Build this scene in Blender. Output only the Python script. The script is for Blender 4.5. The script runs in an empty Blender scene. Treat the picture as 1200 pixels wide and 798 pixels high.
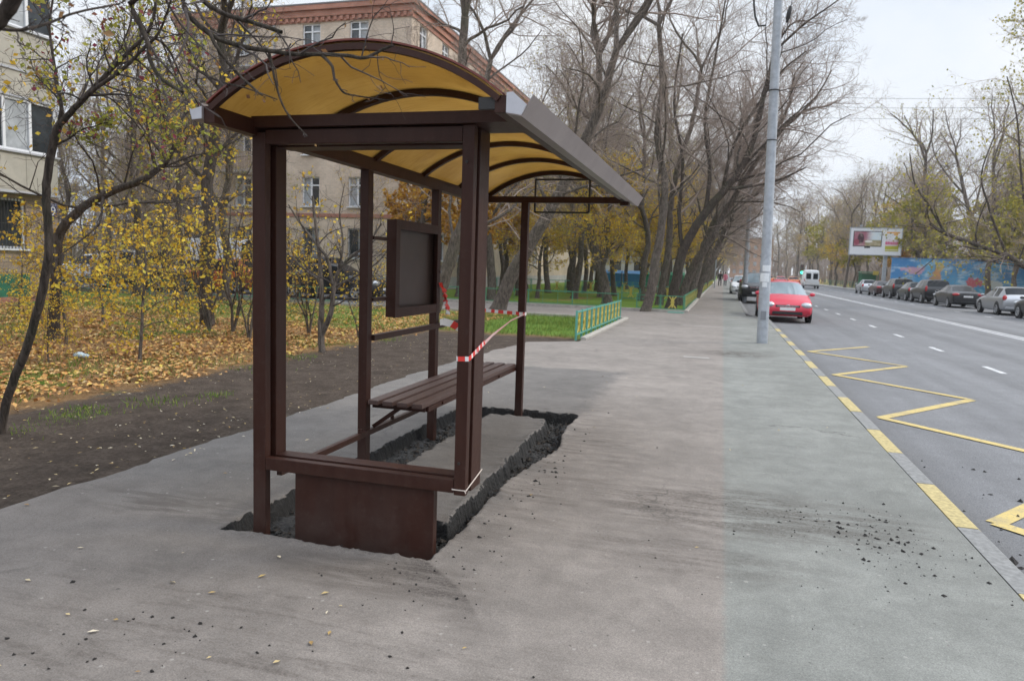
import bpy, bmesh, math, random
import numpy as np
from mathutils import Vector, Matrix

sc = bpy.context.scene
COL = sc.collection
R = math.radians
rnd = random.Random(7)
rng = np.random.default_rng(7)

# ------------------------------------------------------------------ camera
CAM_H = 1.6
F_PX = 854.6423
CR = np.array([0.9603748621246098, 0.2766982471725985, 0.033439560564525815])
CD = np.array([0.060245393635801545, -0.0889493612885223, -0.9942125042826768])
CF = np.array([-0.27212242969811273, 0.9568312762122566, -0.10209452540278618])

def _ray(u, v):
    return (u - 600) / F_PX * CR + (v - 399) / F_PX * CD + CF
def at(u, v, Y):
    q = _ray(u, v); return Vector(np.array([0, 0, CAM_H]) + q * Y / q[1])
def gnd(u, v, z=0.0):
    q = _ray(u, v); return Vector(np.array([0, 0, CAM_H]) + q * (z - CAM_H) / q[2])

cam_d = bpy.data.cameras.new('camera')
cam = bpy.data.objects.new('camera', cam_d); COL.objects.link(cam)
cam_d.sensor_width = 36.0
cam_d.lens = 36.0 * F_PX / 1200.0
cam_d.clip_start = 0.05
cam_d.clip_end = 6000
M = Matrix(((CR[0], -CD[0], -CF[0], 0), (CR[1], -CD[1], -CF[1], 0), (CR[2], -CD[2], -CF[2], CAM_H), (0, 0, 0, 1)))
cam.matrix_world = M
cam_d.dof.use_dof = True
cam_d.dof.focus_distance = 4.8
cam_d.dof.aperture_fstop = 4.0
sc.camera = cam

# ------------------------------------------------------------------ helpers
def tag(o, label=None, cat=None, group=None, kind=None):
    if label: o['label'] = label
    if cat: o['category'] = cat
    if group: o['group'] = group
    if kind: o['kind'] = kind
    return o
def empty(name, loc=(0, 0, 0), rz=0.0, label=None, cat=None, group=None):
    o = bpy.data.objects.new(name, None); COL.objects.link(o)
    o.location = loc; o.rotation_euler = (0, 0, rz)
    o.empty_display_size = 0.2
    return tag(o, label, cat, group)

class MB:
    """collects polygons of one mesh"""
    def __init__(s): s.v = []; s.f = []; s.m = []; s.s = []
    def add(s, verts, faces, mi=0, smooth=False):
        b = len(s.v); s.v.extend([tuple(p) for p in verts])
        for f in faces:
            s.f.append([b + i for i in f]); s.m.append(mi); s.s.append(smooth)
    def box(s, x0, x1, y0, y1, z0, z1, mi=0, bev=0.0):
        if bev > 0:
            bm = bmesh.new(); bmesh.ops.create_cube(bm, size=1)
            for v in bm.verts:
                v.co = Vector(((x0 + x1) / 2 + v.co.x * (x1 - x0), (y0 + y1) / 2 + v.co.y * (y1 - y0), (z0 + z1) / 2 + v.co.z * (z1 - z0)))
            bmesh.ops.bevel(bm, geom=bm.edges[:], offset=bev, segments=2, affect='EDGES', profile=.6)
            bm.verts.index_update()
            s.add([v.co for v in bm.verts], [[v.index for v in f.verts] for f in bm.faces], mi); bm.free(); return
        v = [(x0, y0, z0), (x1, y0, z0), (x1, y1, z0), (x0, y1, z0), (x0, y0, z1), (x1, y0, z1), (x1, y1, z1), (x0, y1, z1)]
        s.add(v, [(0, 3, 2, 1), (4, 5, 6, 7), (0, 1, 5, 4), (1, 2, 6, 5), (2, 3, 7, 6), (3, 0, 4, 7)], mi)
    def bar(s, a, b, w, h, mi=0, up=(0, 0, 1)):
        a = Vector(a); b = Vector(b); d = (b - a).normalized(); u = Vector(up)
        sd = d.cross(u)
        if sd.length < 1e-4: sd = d.cross(Vector((1, 0, 0)))
        sd.normalize(); u = sd.cross(d)
        v = []
        for p in (a, b):
            for i, j in ((-1, -1), (1, -1), (1, 1), (-1, 1)): v.append(p + sd * (i * w / 2) + u * (j * h / 2))
        s.add(v, [(0, 1, 2, 3), (7, 6, 5, 4), (0, 4, 5, 1), (1, 5, 6, 2), (2, 6, 7, 3), (3, 7, 4, 0)], mi)
    def tube(s, pts, rad, k=8, mi=0, cap=True, smooth=True):
        pts = [Vector(p) for p in pts]; n = len(pts)
        if not hasattr(rad, '__len__'): rad = [rad] * n
        ref = None; V = []
        for i in range(n):
            t = (pts[min(i + 1, n - 1)] - pts[max(i - 1, 0)]).normalized()
            if ref is None:
                ref = Vector((0, 0, 1)) if abs(t.z) < .9 else Vector((1, 0, 0))
                ref = (ref - t * ref.dot(t)).normalized()
            else:
                ref = (ref - t * ref.dot(t)).normalized()
            bi = t.cross(ref)
            for j in range(k):
                a = 2 * math.pi * j / k
                V.append(pts[i] + (ref * math.cos(a) + bi * math.sin(a)) * rad[i])
        F = []
        for i in range(n - 1):
            for j in range(k):
                F.append((i * k + j, i * k + (j + 1) % k, (i + 1) * k + (j + 1) % k, (i + 1) * k + j))
        s.add(V, F, mi, smooth)
        if cap:
            s.add(V[:k], [tuple(reversed(range(k)))], mi); s.add(V[-k:], [tuple(range(k))], mi)
    def cyl(s, a, b, r, k=16, mi=0): s.tube([a, b], r, k, mi, True, True)
    def quad(s, a, b, c, d, mi=0): s.add([a, b, c, d], [(0, 1, 2, 3)], mi)
    def ell(s, c, r, nu=12, nv=8, mi=0):
        V = []; F = []
        for i in range(nv + 1):
            t = math.pi * i / nv
            for j in range(nu):
                p = 2 * math.pi * j / nu
                V.append((c[0] + r[0] * math.sin(t) * math.cos(p), c[1] + r[1] * math.sin(t) * math.sin(p), c[2] + r[2] * math.cos(t)))
        for i in range(nv):
            for j in range(nu):
                F.append((i * nu + j, (i + 1) * nu + j, (i + 1) * nu + (j + 1) % nu, i * nu + (j + 1) % nu))
        s.add(V, F, mi, True)
    def build(s, name, mats, parent=None, loc=None):
        me = bpy.data.meshes.new(name)
        me.from_pydata(s.v, [], s.f)
        if not isinstance(mats, (list, tuple)): mats = [mats]
        for m in mats: me.materials.append(m)
        me.polygons.foreach_set('material_index', s.m)
        me.polygons.foreach_set('use_smooth', s.s)
        me.update()
        o = bpy.data.objects.new(name, me); COL.objects.link(o)
        if parent: o.parent = parent
        if loc is not None: o.location = loc
        return o

class QB:
    """numpy quad builder for many tubes / leaves"""
    def __init__(s): s.v = []; s.f = []; s.n = 0
    def tube(s, P, rad, k):
        n = len(P)
        T = np.empty_like(P); T[1:-1] = P[2:] - P[:-2]; T[0] = P[1] - P[0]; T[-1] = P[-1] - P[-2]
        T /= np.linalg.norm(T, axis=1)[:, None] + 1e-9
        m = T.mean(0); ref = np.array([0, 0, 1.]) if abs(m[2]) < .8 * np.linalg.norm(m) else np.array([1., 0, 0])
        U = np.cross(T, ref); U /= np.linalg.norm(U, axis=1)[:, None] + 1e-9
        W = np.cross(U, T)
        a = np.arange(k) * 2 * np.pi / k
        V = P[:, None, :] + rad[:, None, None] * (np.cos(a)[None, :, None] * U[:, None, :] + np.sin(a)[None, :, None] * W[:, None, :])
        i = np.arange(n - 1)[:, None] * k; j = np.arange(k)[None, :]; j2 = (j + 1) % k
        F = np.stack([i + j, i + j2, i + k + j2, i + k + j], -1).reshape(-1, 4) + s.n
        s.v.append(V.reshape(-1, 3)); s.f.append(F); s.n += n * k
    def quads(s, V):            # V (n,4,3)
        n = len(V)
        if n == 0: return
        s.v.append(V.reshape(-1, 3)); s.f.append(np.arange(n * 4).reshape(-1, 4) + s.n); s.n += n * 4
    def mesh(s, name, mats, smooth=True):
        V = np.concatenate(s.v) if s.v else np.zeros((0, 3)); F = np.concatenate(s.f) if s.f else np.zeros((0, 4), int)
        me = bpy.data.meshes.new(name)
        me.vertices.add(len(V)); me.vertices.foreach_set('co', V.astype(np.float32).ravel())
        me.loops.add(len(F) * 4); me.loops.foreach_set('vertex_index', F.astype(np.int32).ravel())
        me.polygons.add(len(F)); me.polygons.foreach_set('loop_start', np.arange(0, len(F) * 4, 4, dtype=np.int32))
        me.polygons.foreach_set('use_smooth', np.full(len(F), smooth, dtype=bool))
        me.update(calc_edges=True)
        for m in (mats if isinstance(mats, (list, tuple)) else [mats]): me.materials.append(m)
        return me
    def build(s, name, mats, parent=None, smooth=True):
        o = bpy.data.objects.new(name, s.mesh(name, mats, smooth)); COL.objects.link(o)
        if parent: o.parent = parent
        return o

def leaf_quads(C, size, rs, flat=0.0, aspect=.7):
    """C (n,3) centres -> (n,4,3) leaf quads, random orientation; flat=1 lies on the ground"""
    n = len(C)
    N = rs.normal(size=(n, 3)); N[:, 2] = np.abs(N[:, 2]) * (1 + 8 * flat) + flat * 1.5
    N /= np.linalg.norm(N, axis=1)[:, None]
    A = rs.normal(size=(n, 3)); A -= N * (A * N).sum(1)[:, None]; A /= np.linalg.norm(A, axis=1)[:, None]
    B = np.cross(N, A)
    S = (size * rs.uniform(.6, 1.3, n))[:, None] / 2
    return np.stack([C - A * S, C - B * S * aspect + N * S * .15, C + A * S, C + B * S * aspect + N * S * .15], 1)

# ------------------------------------------------------------------ materials
MATS = {}
def nodes(name):
    m = bpy.data.materials.new(name); m.use_nodes = True
    nt = m.node_tree; b = nt.nodes['Principled BSDF']
    return m, nt, b
def mat(name, col, rough=.6, metal=0.0, var=0.0, scale=8.0, bump=0.0, spec=.5, coat=0.0, emit=None):
    if name in MATS: return MATS[name]
    m, nt, b = nodes(name)
    b.inputs['Base Color'].default_value = (*col, 1); b.inputs['Roughness'].default_value = rough
    b.inputs['Metallic'].default_value = metal; b.inputs['Specular IOR Level'].default_value = spec
    b.inputs['Coat Weight'].default_value = coat
    if emit: b.inputs['Emission Color'].default_value = (*emit[0], 1); b.inputs['Emission Strength'].default_value = emit[1]
    if var or bump:
        tc = nt.nodes.new('ShaderNodeTexCoord'); no = nt.nodes.new('ShaderNodeTexNoise')
        no.inputs['Scale'].default_value = scale; no.inputs['Detail'].default_value = 6; no.inputs['Roughness'].default_value = .65
        nt.links.new(tc.outputs['Object'], no.inputs['Vector'])
        if var:
            mr = nt.nodes.new('ShaderNodeMapRange'); mr.inputs[1].default_value = .3; mr.inputs[2].default_value = .7
            mr.inputs[3].default_value = 1 - var; mr.inputs[4].default_value = 1 + var
            nt.links.new(no.outputs['Fac'], mr.inputs[0])
            mx = nt.nodes.new('ShaderNodeVectorMath'); mx.operation = 'SCALE'; mx.inputs[0].default_value = col
            nt.links.new(mr.outputs[0], mx.inputs['Scale']); nt.links.new(mx.outputs[0], b.inputs['Base Color'])
        if bump:
            bp = nt.nodes.new('ShaderNodeBump'); bp.inputs['Strength'].default_value = bump; bp.inputs['Distance'].default_value = .02
            nt.links.new(no.outputs['Fac'], bp.inputs['Height']); nt.links.new(bp.outputs[0], b.inputs['Normal'])
    MATS[name] = m; return m

class NT:
    """terse node graph"""
    def __init__(s, nt): s.nt = nt; s.L = nt.links
    def n(s, t, **k):
        q = s.nt.nodes.new(t)
        for a, v in k.items(): setattr(q, a, v)
        return q
    def noise(s, vec, scale, detail=5, rough=.6, dist=0.0):
        q = s.n('ShaderNodeTexNoise'); q.inputs['Scale'].default_value = scale; q.inputs['Detail'].default_value = detail
        q.inputs['Roughness'].default_value = rough; q.inputs['Distortion'].default_value = dist
        s.L.new(vec, q.inputs['Vector']); return q.outputs['Fac']
    def ramp(s, fac, stops, interp='LINEAR'):
        q = s.n('ShaderNodeValToRGB'); cr = q.color_ramp; cr.interpolation = interp
        while len(cr.elements) < len(stops): cr.elements.new(.5)
        for e, (p, c) in zip(cr.elements, stops):
            e.position = p; e.color = (*c, 1) if len(c) == 3 else c
        s.L.new(fac, q.inputs[0]); return q.outputs['Color']
    def g(s, fac, a, b):   # grey ramp from a to b
        q = s.n('ShaderNodeMapRange'); q.inputs[1].default_value = a; q.inputs[2].default_value = b
        q.interpolation_type = 'SMOOTHSTEP'
        s.L.new(fac, q.inputs[0]); return q.outputs[0]
    def m(s, op, a, b=0.0, c=0.0, clamp=False):
        q = s.n('ShaderNodeMath', operation=op); q.use_clamp = clamp
        for i, x in enumerate((a, b, c)):
            if isinstance(x, (int, float)): q.inputs[i].default_value = x
            else: s.L.new(x, q.inputs[i])
        return q.outputs[0]
    def mix(s, fac, a, b, blend='MIX'):
        q = s.n('ShaderNodeMix', data_type='RGBA', blend_type=blend)
        for i, x in ((0, fac), (6, a), (7, b)):
            if isinstance(x, (int, float)): q.inputs[i].default_value = x
            elif isinstance(x, tuple): q.inputs[i].default_value = (*x, 1)
            else: s.L.new(x, q.inputs[i])
        return q.outputs[2]
    def bump(s, h, strength, dist, bsdf):
        q = s.n('ShaderNodeBump'); q.inputs['Strength'].default_value = strength; q.inputs['Distance'].default_value = dist
        s.L.new(h, q.inputs['Height']); s.L.new(q.outputs[0], bsdf.inputs['Normal'])
    def blob(s, X, Y, cx, cy, rx, ry, inner=.4):   # 1 inside an ellipse, 0 outside
        dx = s.m('DIVIDE', s.m('SUBTRACT', X, cx), rx); dy = s.m('DIVIDE', s.m('SUBTRACT', Y, cy), ry)
        d = s.m('ADD', s.m('MULTIPLY', dx, dx), s.m('MULTIPLY', dy, dy))
        return s.g(d, 1.0, inner)
def wcoord(t):
    geo = t.n('ShaderNodeNewGeometry'); sp = t.n('ShaderNodeSeparateXYZ')
    t.L.new(geo.outputs['Position'], sp.inputs[0])
    return geo.outputs['Position'], sp.outputs[0], sp.outputs[1], sp.outputs[2]

def asphalt_sidewalk():
    m, nt, b = nodes('sidewalk_asphalt'); t = NT(nt)
    P, X, Y, Z = wcoord(t)
    n1 = t.noise(P, 1.3, 6, .65); n2 = t.noise(P, 9, 5, .7); n3 = t.noise(P, 140, 2, .7); n4 = t.noise(P, .35, 4, .6)
    # three laid strips: warm dusty old strip, greenish kerb strip, newer dark patch round the shelter
    wob = t.m('MULTIPLY', t.m('SUBTRACT', n2, .5), .03)
    seam = t.g(t.m('ADD', X, t.m('MULTIPLY', wob, 1.6)), .080, .125)
    base = t.mix(seam, (.215, .191, .171), (.192, .195, .179))
    wob2 = t.m('MULTIPLY', t.m('SUBTRACT', n1, .5), .9)
    px = t.g(t.m('ADD', X, wob2), -1.25, -1.6); py = t.g(t.m('ADD', Y, wob2), 11.4, 11.1); pz = t.g(t.m('ADD', Y, t.m('MULTIPLY', wob2, 2.0)), 3.3, 4.5)
    patch = t.m('MULTIPLY', t.m('MULTIPLY', px, py), pz)
    base = t.mix(t.m('MULTIPLY', patch, .75), base, (.116, .110, .104))
    # near left of the asphalt painted darker, standing in for corner falloff and tree shade
    wl_ = t.m('MULTIPLY', t.g(t.m('ADD', X, t.m('MULTIPLY', wob2, .9)), -.6, -3.0), t.g(t.m('ADD', Y, wob2), 5.5, 2.6))
    base = t.mix(t.m('MULTIPLY', wl_, .6), base, (.105, .094, .086))
    shade = t.m('MULTIPLY_ADD', t.g(n1, .25, .75), .26, .87)
    shade = t.m('MULTIPLY', shade, t.m('MULTIPLY_ADD', t.g(n4, .3, .7), .20, .90))
    n5 = t.noise(P, 55, 3, .8); n6 = t.noise(P, 4.5, 7, .72, .5)
    shade = t.m('MULTIPLY', shade, t.m('MULTIPLY_ADD', t.g(n3, .25, .75), .50, .75))
    shade = t.m('MULTIPLY', shade, t.m('MULTIPLY_ADD', t.g(n5, .3, .7), .24, .88))
    shade = t.m('MULTIPLY', shade, t.m('MULTIPLY_ADD', t.g(n6, .32, .68), .22, .89))
    col = t.mix(1.0, base, t.ramp(t.m('MULTIPLY', shade, .5), [(0, (0, 0, 0)), (1, (2, 2, 2))]), 'MULTIPLY')
    # dirt: smears left by the diggers
    mp = t.n('ShaderNodeMapping'); t.L.new(P, mp.inputs[0]); mp.inputs['Rotation'].default_value = (0, 0, R(-12)); mp.inputs['Scale'].default_value = (1.2, 7, 1)
    st = t.noise(mp.outputs[0], 1.6, 8, .72, .4)
    streak = t.g(st, .47, .70)
    fine = t.g(t.noise(P, 38, 4, .8), .40, .62)
    def area(cx, cy, rx, ry): return t.blob(X, Y, cx, cy, rx, ry, .0)
    sf = t.m('MULTIPLY', t.g(st, .36, .62), t.m('MULTIPLY_ADD', fine, .6, .4))
    d1 = t.m('MULTIPLY', area(.2, 5.05, 1.5, .75), t.m('MULTIPLY', sf, 1.5, clamp=True))
    d1b = t.m('MULTIPLY', area(-.1, 4.15, 1.0, .5), t.m('MULTIPLY', sf, .8))
    d2 = t.m('MULTIPLY', area(-1.6, 3.28, .75, .30), t.m('MULTIPLY_ADD', t.g(st, .33, .6), .8, .15))
    d3 = t.m('MULTIPLY', area(-3.2, 3.8, 1.2, .32), t.m('MULTIPLY', t.g(st, .42, .6), .8))
    d4 = t.m('MULTIPLY', area(.35, 15.1, .85, .8), t.g(n6, .44, .5))
    d5 = t.m('MULTIPLY', area(-1.25, 6, .9, 3), t.m('MULTIPLY', t.g(st, .40, .66), .75))
    d6 = t.m('MULTIPLY', area(-2.0, 2.4, 2.6, .9), t.m('MULTIPLY', t.g(st, .46, .68), t.m('MULTIPLY_ADD', fine, .7, .3)))
    dirt = t.m('MAXIMUM', t.m('MAXIMUM', d1, d2), t.m('MAXIMUM', d3, t.m('MAXIMUM', d4, t.m('MAXIMUM', d5, t.m('MAXIMUM', d6, d1b)))))
    col = t.mix(t.m('MULTIPLY', t.m('MULTIPLY', dirt, t.m('MULTIPLY_ADD', t.g(n5, .35, .65), .5, .6)), .78, clamp=True), col, (.062, .050, .042))
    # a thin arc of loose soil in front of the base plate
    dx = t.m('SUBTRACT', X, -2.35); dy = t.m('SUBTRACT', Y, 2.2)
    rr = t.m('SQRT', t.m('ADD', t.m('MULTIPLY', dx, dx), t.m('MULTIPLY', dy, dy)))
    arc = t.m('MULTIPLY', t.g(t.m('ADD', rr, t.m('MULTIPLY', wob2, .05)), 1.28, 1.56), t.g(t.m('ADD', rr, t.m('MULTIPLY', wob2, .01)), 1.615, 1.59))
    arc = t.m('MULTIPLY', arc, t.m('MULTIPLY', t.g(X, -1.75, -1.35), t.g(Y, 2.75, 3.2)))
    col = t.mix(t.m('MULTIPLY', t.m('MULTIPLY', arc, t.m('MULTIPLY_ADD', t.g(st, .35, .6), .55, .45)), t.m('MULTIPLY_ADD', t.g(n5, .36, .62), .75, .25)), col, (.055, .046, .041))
    # light specks: chewing gum and grit trodden into the surface
    for sc__, thr, rad_ in ((4.0, .70, .06), (14.0, .72, .14)):
        vo2 = t.n('ShaderNodeTexVoronoi'); vo2.inputs['Scale'].default_value = sc__; t.L.new(P, vo2.inputs['Vector'])
        sp3 = t.n('ShaderNodeSeparateColor'); t.L.new(vo2.outputs['Color'], sp3.inputs[0])
        spk = t.m('MULTIPLY', t.g(vo2.outputs['Distance'], rad_, rad_ * .6), t.g(sp3.outputs[0], thr, thr + .02))
        col = t.mix(t.m('MULTIPLY', spk, .40), col, (.40, .38, .35))
        spk = t.m('MULTIPLY', t.g(vo2.outputs['Distance'], rad_ * .8, rad_ * .5), t.g(sp3.outputs[1], thr + .06, thr + .08))
        col = t.mix(t.m('MULTIPLY', spk, .6), col, (.05, .045, .04))
    # hairline cracks
    vo = t.n('ShaderNodeTexVoronoi', feature='DISTANCE_TO_EDGE'); vo.inputs['Scale'].default_value = .33
    wv = t.n('ShaderNodeVectorMath', operation='ADD'); t.L.new(P, wv.inputs[0])
    nz = t.n('ShaderNodeTexNoise'); nz.inputs['Scale'].default_value = 2.2; nz.inputs['Detail'].default_value = 6; t.L.new(P, nz.inputs['Vector']); 
    t.L.new(nz.outputs['Color'], wv.inputs[1]); t.L.new(wv.outputs[0], vo.inputs['Vector'])
    crack = t.m('MULTIPLY', t.g(vo.outputs['Distance'], .006, .002), t.g(n4, .5, .6))
    col = t.mix(t.m('MULTIPLY', crack, .5), col, (.06, .055, .05))
    nt.links.new(col, b.inputs['Base Color']); b.inputs['Roughness'].default_value = .85; b.inputs['Specular IOR Level'].default_value = .3
    h = t.m('ADD', t.m('MULTIPLY', n3, .35), t.m('ADD', n2, t.m('MULTIPLY', n1, 2)))
    t.bump(h, .55, .012, b)
    return m
def asphalt_road():
    m, nt, b = nodes('road_asphalt'); t = NT(nt)
    P, X, Y, Z = wcoord(t)
    n1 = t.noise(P, .5, 5, .6); n2 = t.noise(P, 4, 5, .7); n3 = t.noise(P, 120, 2, .7)
    mp = t.n('ShaderNodeMapping'); t.L.new(P, mp.inputs[0]); mp.inputs['Scale'].default_value = (1.2, .04, 1)
    n4 = t.noise(mp.outputs[0], 1.0, 4, .6)
    s = t.m('MULTIPLY', t.m('MULTIPLY_ADD', t.g(n1, .3, .7), .14, .93), t.m('MULTIPLY_ADD', t.g(n3, .25, .75), .8, .6))
    s = t.m('MULTIPLY', s, t.m('MULTIPLY_ADD', t.g(n4, .3, .7), .34, .83))
    s = t.m('MULTIPLY', s, t.m('MULTIPLY_ADD', t.g(n2, .35, .7), .1, .95))
    col = t.mix(1.0, (.152, .153, .158), t.ramp(t.m('MULTIPLY', s, .5), [(0, (0, 0, 0)), (1, (2, 2, 2))]), 'MULTIPLY')
    gut = t.m('MULTIPLY', t.g(X, 2.1, 1.72), t.g(n2, .3, .6))
    col = t.mix(t.m('MULTIPLY', gut, .5), col, (.07, .066, .062))
    nt.links.new(col, b.inputs['Base Color']); b.inputs['Roughness'].default_value = .8; b.inputs['Specular IOR Level'].default_value = .35
    t.bump(t.m('ADD', n3, n2), .35, .01, b)
    return m
def paint_mark(name, c):
    m, nt, b = nodes(name); t = NT(nt); P, X, Y, Z = wcoord(t)
    n = t.g(t.noise(P, 30, 6, .8), .36, .5); n2 = t.g(t.noise(P, 3, 4, .6), .25, .55)
    w = t.m('MULTIPLY', t.m('MULTIPLY_ADD', n, .6, .30), t.m('MULTIPLY_ADD', n2, .45, .55))
    nt.links.new(t.mix(w, (.14, .14, .15), c), b.inputs['Base Color']); b.inputs['Roughness'].default_value = .7
    return m
def lawn_mat():
    m, nt, b = nodes('lawn_ground'); t = NT(nt); P, X, Y, Z = wcoord(t)
    n1 = t.noise(P, .5, 5, .6); n2 = t.noise(P, 3.5, 6, .7); n3 = t.noise(P, 30, 5, .75); n4 = t.noise(P, 26, 6, .8)
    soil = t.mix(t.g(n2, .3, .7), (.082, .064, .052), (.155, .122, .098))
    soil = t.mix(t.m('MULTIPLY', t.g(n3, .4, .65), .6), soil, (.045, .036, .03))
    litter = t.ramp(n4, [(.25, (.10, .06, .03)), (.42, (.22, .13, .06)), (.55, (.34, .21, .10)), (.7, (.24, .15, .08)), (.85, (.14, .08, .04))])
    grass = t.mix(t.g(n3, .3, .7), (.095, .18, .028), (.20, .31, .06))
    wob = t.m('MULTIPLY', t.m('SUBTRACT', n2, .5), 1.2)
    # bare trodden strip beside the pavement
    Xw = t.m('ADD', X, wob)
    strip = t.m('MULTIPLY', t.g(Xw, -6.9, -6.5), t.g(t.m('ADD', Y, wob), 17.0, 15.8))
    gl = t.g(t.m('ADD', n1, t.m('MULTIPLY', t.m('SUBTRACT', n2, .5), .5)), .56, .64)        # grassy patches
    far = t.g(Y, 29.0, 29.4); near2 = t.m('MULTIPLY', t.g(t.m('ADD', X, t.m('MULTIPLY', wob, 2.0)), -7.5, -6.0), t.g(t.m('ADD', Y, wob), 16.3, 17.2))
    edge = t.m('MULTIPLY', t.g(t.m('ADD', Y, wob), 15.5, 17.5), t.g(X, -7.0, -9.0))
    gm = t.m('MAXIMUM', t.m('MULTIPLY', gl, t.m('SUBTRACT', 1.0, far)), t.m('MAXIMUM', near2, t.m('MULTIPLY', edge, .85)))
    gm = t.m('MAXIMUM', gm, t.m('MULTIPLY', far, t.g(n1, .62, .48)))
    gm = t.m('MULTIPLY', gm, t.m('MULTIPLY_ADD', t.g(X, 8.0, 2.0), .72, .28))      # the far verge is mostly dead grass
    col = t.mix(gm, litter, grass)
    col = t.mix(t.m('MULTIPLY', t.g(t.noise(P, 2.1, 5, .7), .55, .7), .35), col, soil)
    col = t.mix(strip, col, soil)
    nt.links.new(col, b.inputs['Base Color']); b.inputs['Roughness'].default_value = 1.0; b.inputs['Specular IOR Level'].default_value = .1
    t.bump(t.m('ADD', t.m('ADD', n4, n3), n2), .9, .05, b)
    return m
def bark(name, a, c):
    m, nt, b = nodes(name); t = NT(nt)
    tc = t.n('ShaderNodeTexCoord'); mp = t.n('ShaderNodeMapping'); mp.inputs['Scale'].default_value = (6, 6, 1.2); t.L.new(tc.outputs['Object'], mp.inputs[0])
    n = t.noise(mp.outputs[0], 4, 7, .75, .6); n2 = t.noise(tc.outputs['Object'], 1.4, 4, .6)
    col = t.mix(t.g(n, .35, .65), a, c)
    col = t.mix(t.m('MULTIPLY', t.g(n2, .5, .7), .35), col, (.09, .10, .06))
    t.L.new(col, b.inputs['Base Color']); b.inputs['Roughness'].default_value = .95; b.inputs['Specular IOR Level'].default_value = .15
    t.bump(n, .9, .05, b); return m
def leaf_mat(name, stops, trans=.35):
    m, nt, b = nodes(name); t = NT(nt)
    geo = t.n('ShaderNodeNewGeometry')
    col = t.ramp(geo.outputs['Random Per Island'], stops)
    t.L.new(col, b.inputs['Base Color']); b.inputs['Roughness'].default_value = .7; b.inputs['Specular IOR Level'].default_value = .25
    if trans:
        out = nt.nodes['Material Output']; tr = t.n('ShaderNodeBsdfTranslucent'); ms = t.n('ShaderNodeMixShader'); ms.inputs[0].default_value = trans
        t.L.new(col, tr.inputs[0]); t.L.new(b.outputs[0], ms.inputs[1]); t.L.new(tr.outputs[0], ms.inputs[2]); t.L.new(ms.outputs[0], out.inputs[0])
    return m
def brick_mat(name, c1, c2, mortar, scale=1.0, w=.27, h=.085):
    m, nt, b = nodes(name); t = NT(nt)
    geo = t.n('ShaderNodeNewGeometry'); sp = t.n('ShaderNodeSeparateXYZ'); t.L.new(geo.outputs['Position'], sp.inputs[0])
    cb = t.n('ShaderNodeCombineXYZ'); t.L.new(t.m('ADD', sp.outputs[0], sp.outputs[1]), cb.inputs[0]); t.L.new(sp.outputs[2], cb.inputs[1])
    br = t.n('ShaderNodeTexBrick'); br.inputs['Scale'].default_value = scale; br.inputs['Brick Width'].default_value = w; br.inputs['Row Height'].default_value = h
    br.inputs['Mortar Size'].default_value = .008; br.inputs['Color1'].default_value = (*c1, 1); br.inputs['Color2'].default_value = (*c2, 1); br.inputs['Mortar'].default_value = (*mortar, 1)
    t.L.new(cb.outputs[0], br.inputs['Vector'])
    n = t.noise(geo.outputs['Position'], .6, 6, .7); n2 = t.noise(geo.outputs['Position'], 9, 3, .6)
    sh = t.m('MULTIPLY', t.m('MULTIPLY_ADD', t.g(n, .3, .7), .3, .85), t.m('MULTIPLY_ADD', n2, .3, .85))
    col = t.mix(1.0, br.outputs['Color'], t.ramp(t.m('MULTIPLY', sh, .5), [(0, (0, 0, 0)), (1, (2, 2, 2))]), 'MULTIPLY')
    t.L.new(col, b.inputs['Base Color']); b.inputs['Roughness'].default_value = .9; b.inputs['Specular IOR Level'].default_value = .2
    t.bump(br.outputs['Fac'], -.3, .01, b); return m
def amber_mat():
    m, nt, b = nodes('amber_polycarbonate'); t = NT(nt); P, X, Y, Z = wcoord(t)
    mp = t.n('ShaderNodeMapping'); t.L.new(P, mp.inputs[0]); mp.inputs['Scale'].default_value = (1, 6, 1)
    n = t.noise(P, 1.2, 4, .5); n2 = t.noise(mp.outputs[0], 8, 3, .6)
    col = t.mix(t.g(n, .3, .7), (.43, .30, .115), (.57, .43, .20))
    col = t.mix(t.m('MULTIPLY', t.g(n2, .45, .7), .25), col, (.27, .17, .06))
    n7 = t.noise(P, 2.6, 6, .7, .6); col = t.mix(t.m('MULTIPLY', t.g(n7, .52, .72), .35), col, (.26, .17, .07))
    b.inputs['Roughness'].default_value = .22; b.inputs['IOR'].default_value = 1.5
    tr = t.n('ShaderNodeBsdfTranslucent'); ms = t.n('ShaderNodeMixShader'); ms.inputs[0].default_value = .62
    t.L.new(col, tr.inputs[0]); t.L.new(col, b.inputs['Base Color'])
    tp = t.n('ShaderNodeBsdfTransparent'); tp.inputs[0].default_value = (.72, .55, .26, 1)
    ms2 = t.n('ShaderNodeMixShader'); ms2.inputs[0].default_value = .20
    t.L.new(b.outputs[0], ms.inputs[1]); t.L.new(tr.outputs[0], ms.inputs[2])
    t.L.new(ms.outputs[0], ms2.inputs[1]); t.L.new(tp.outputs[0], ms2.inputs[2]); t.L.new(ms2.outputs[0], nt.nodes['Material Output'].inputs[0])
    return m
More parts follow.
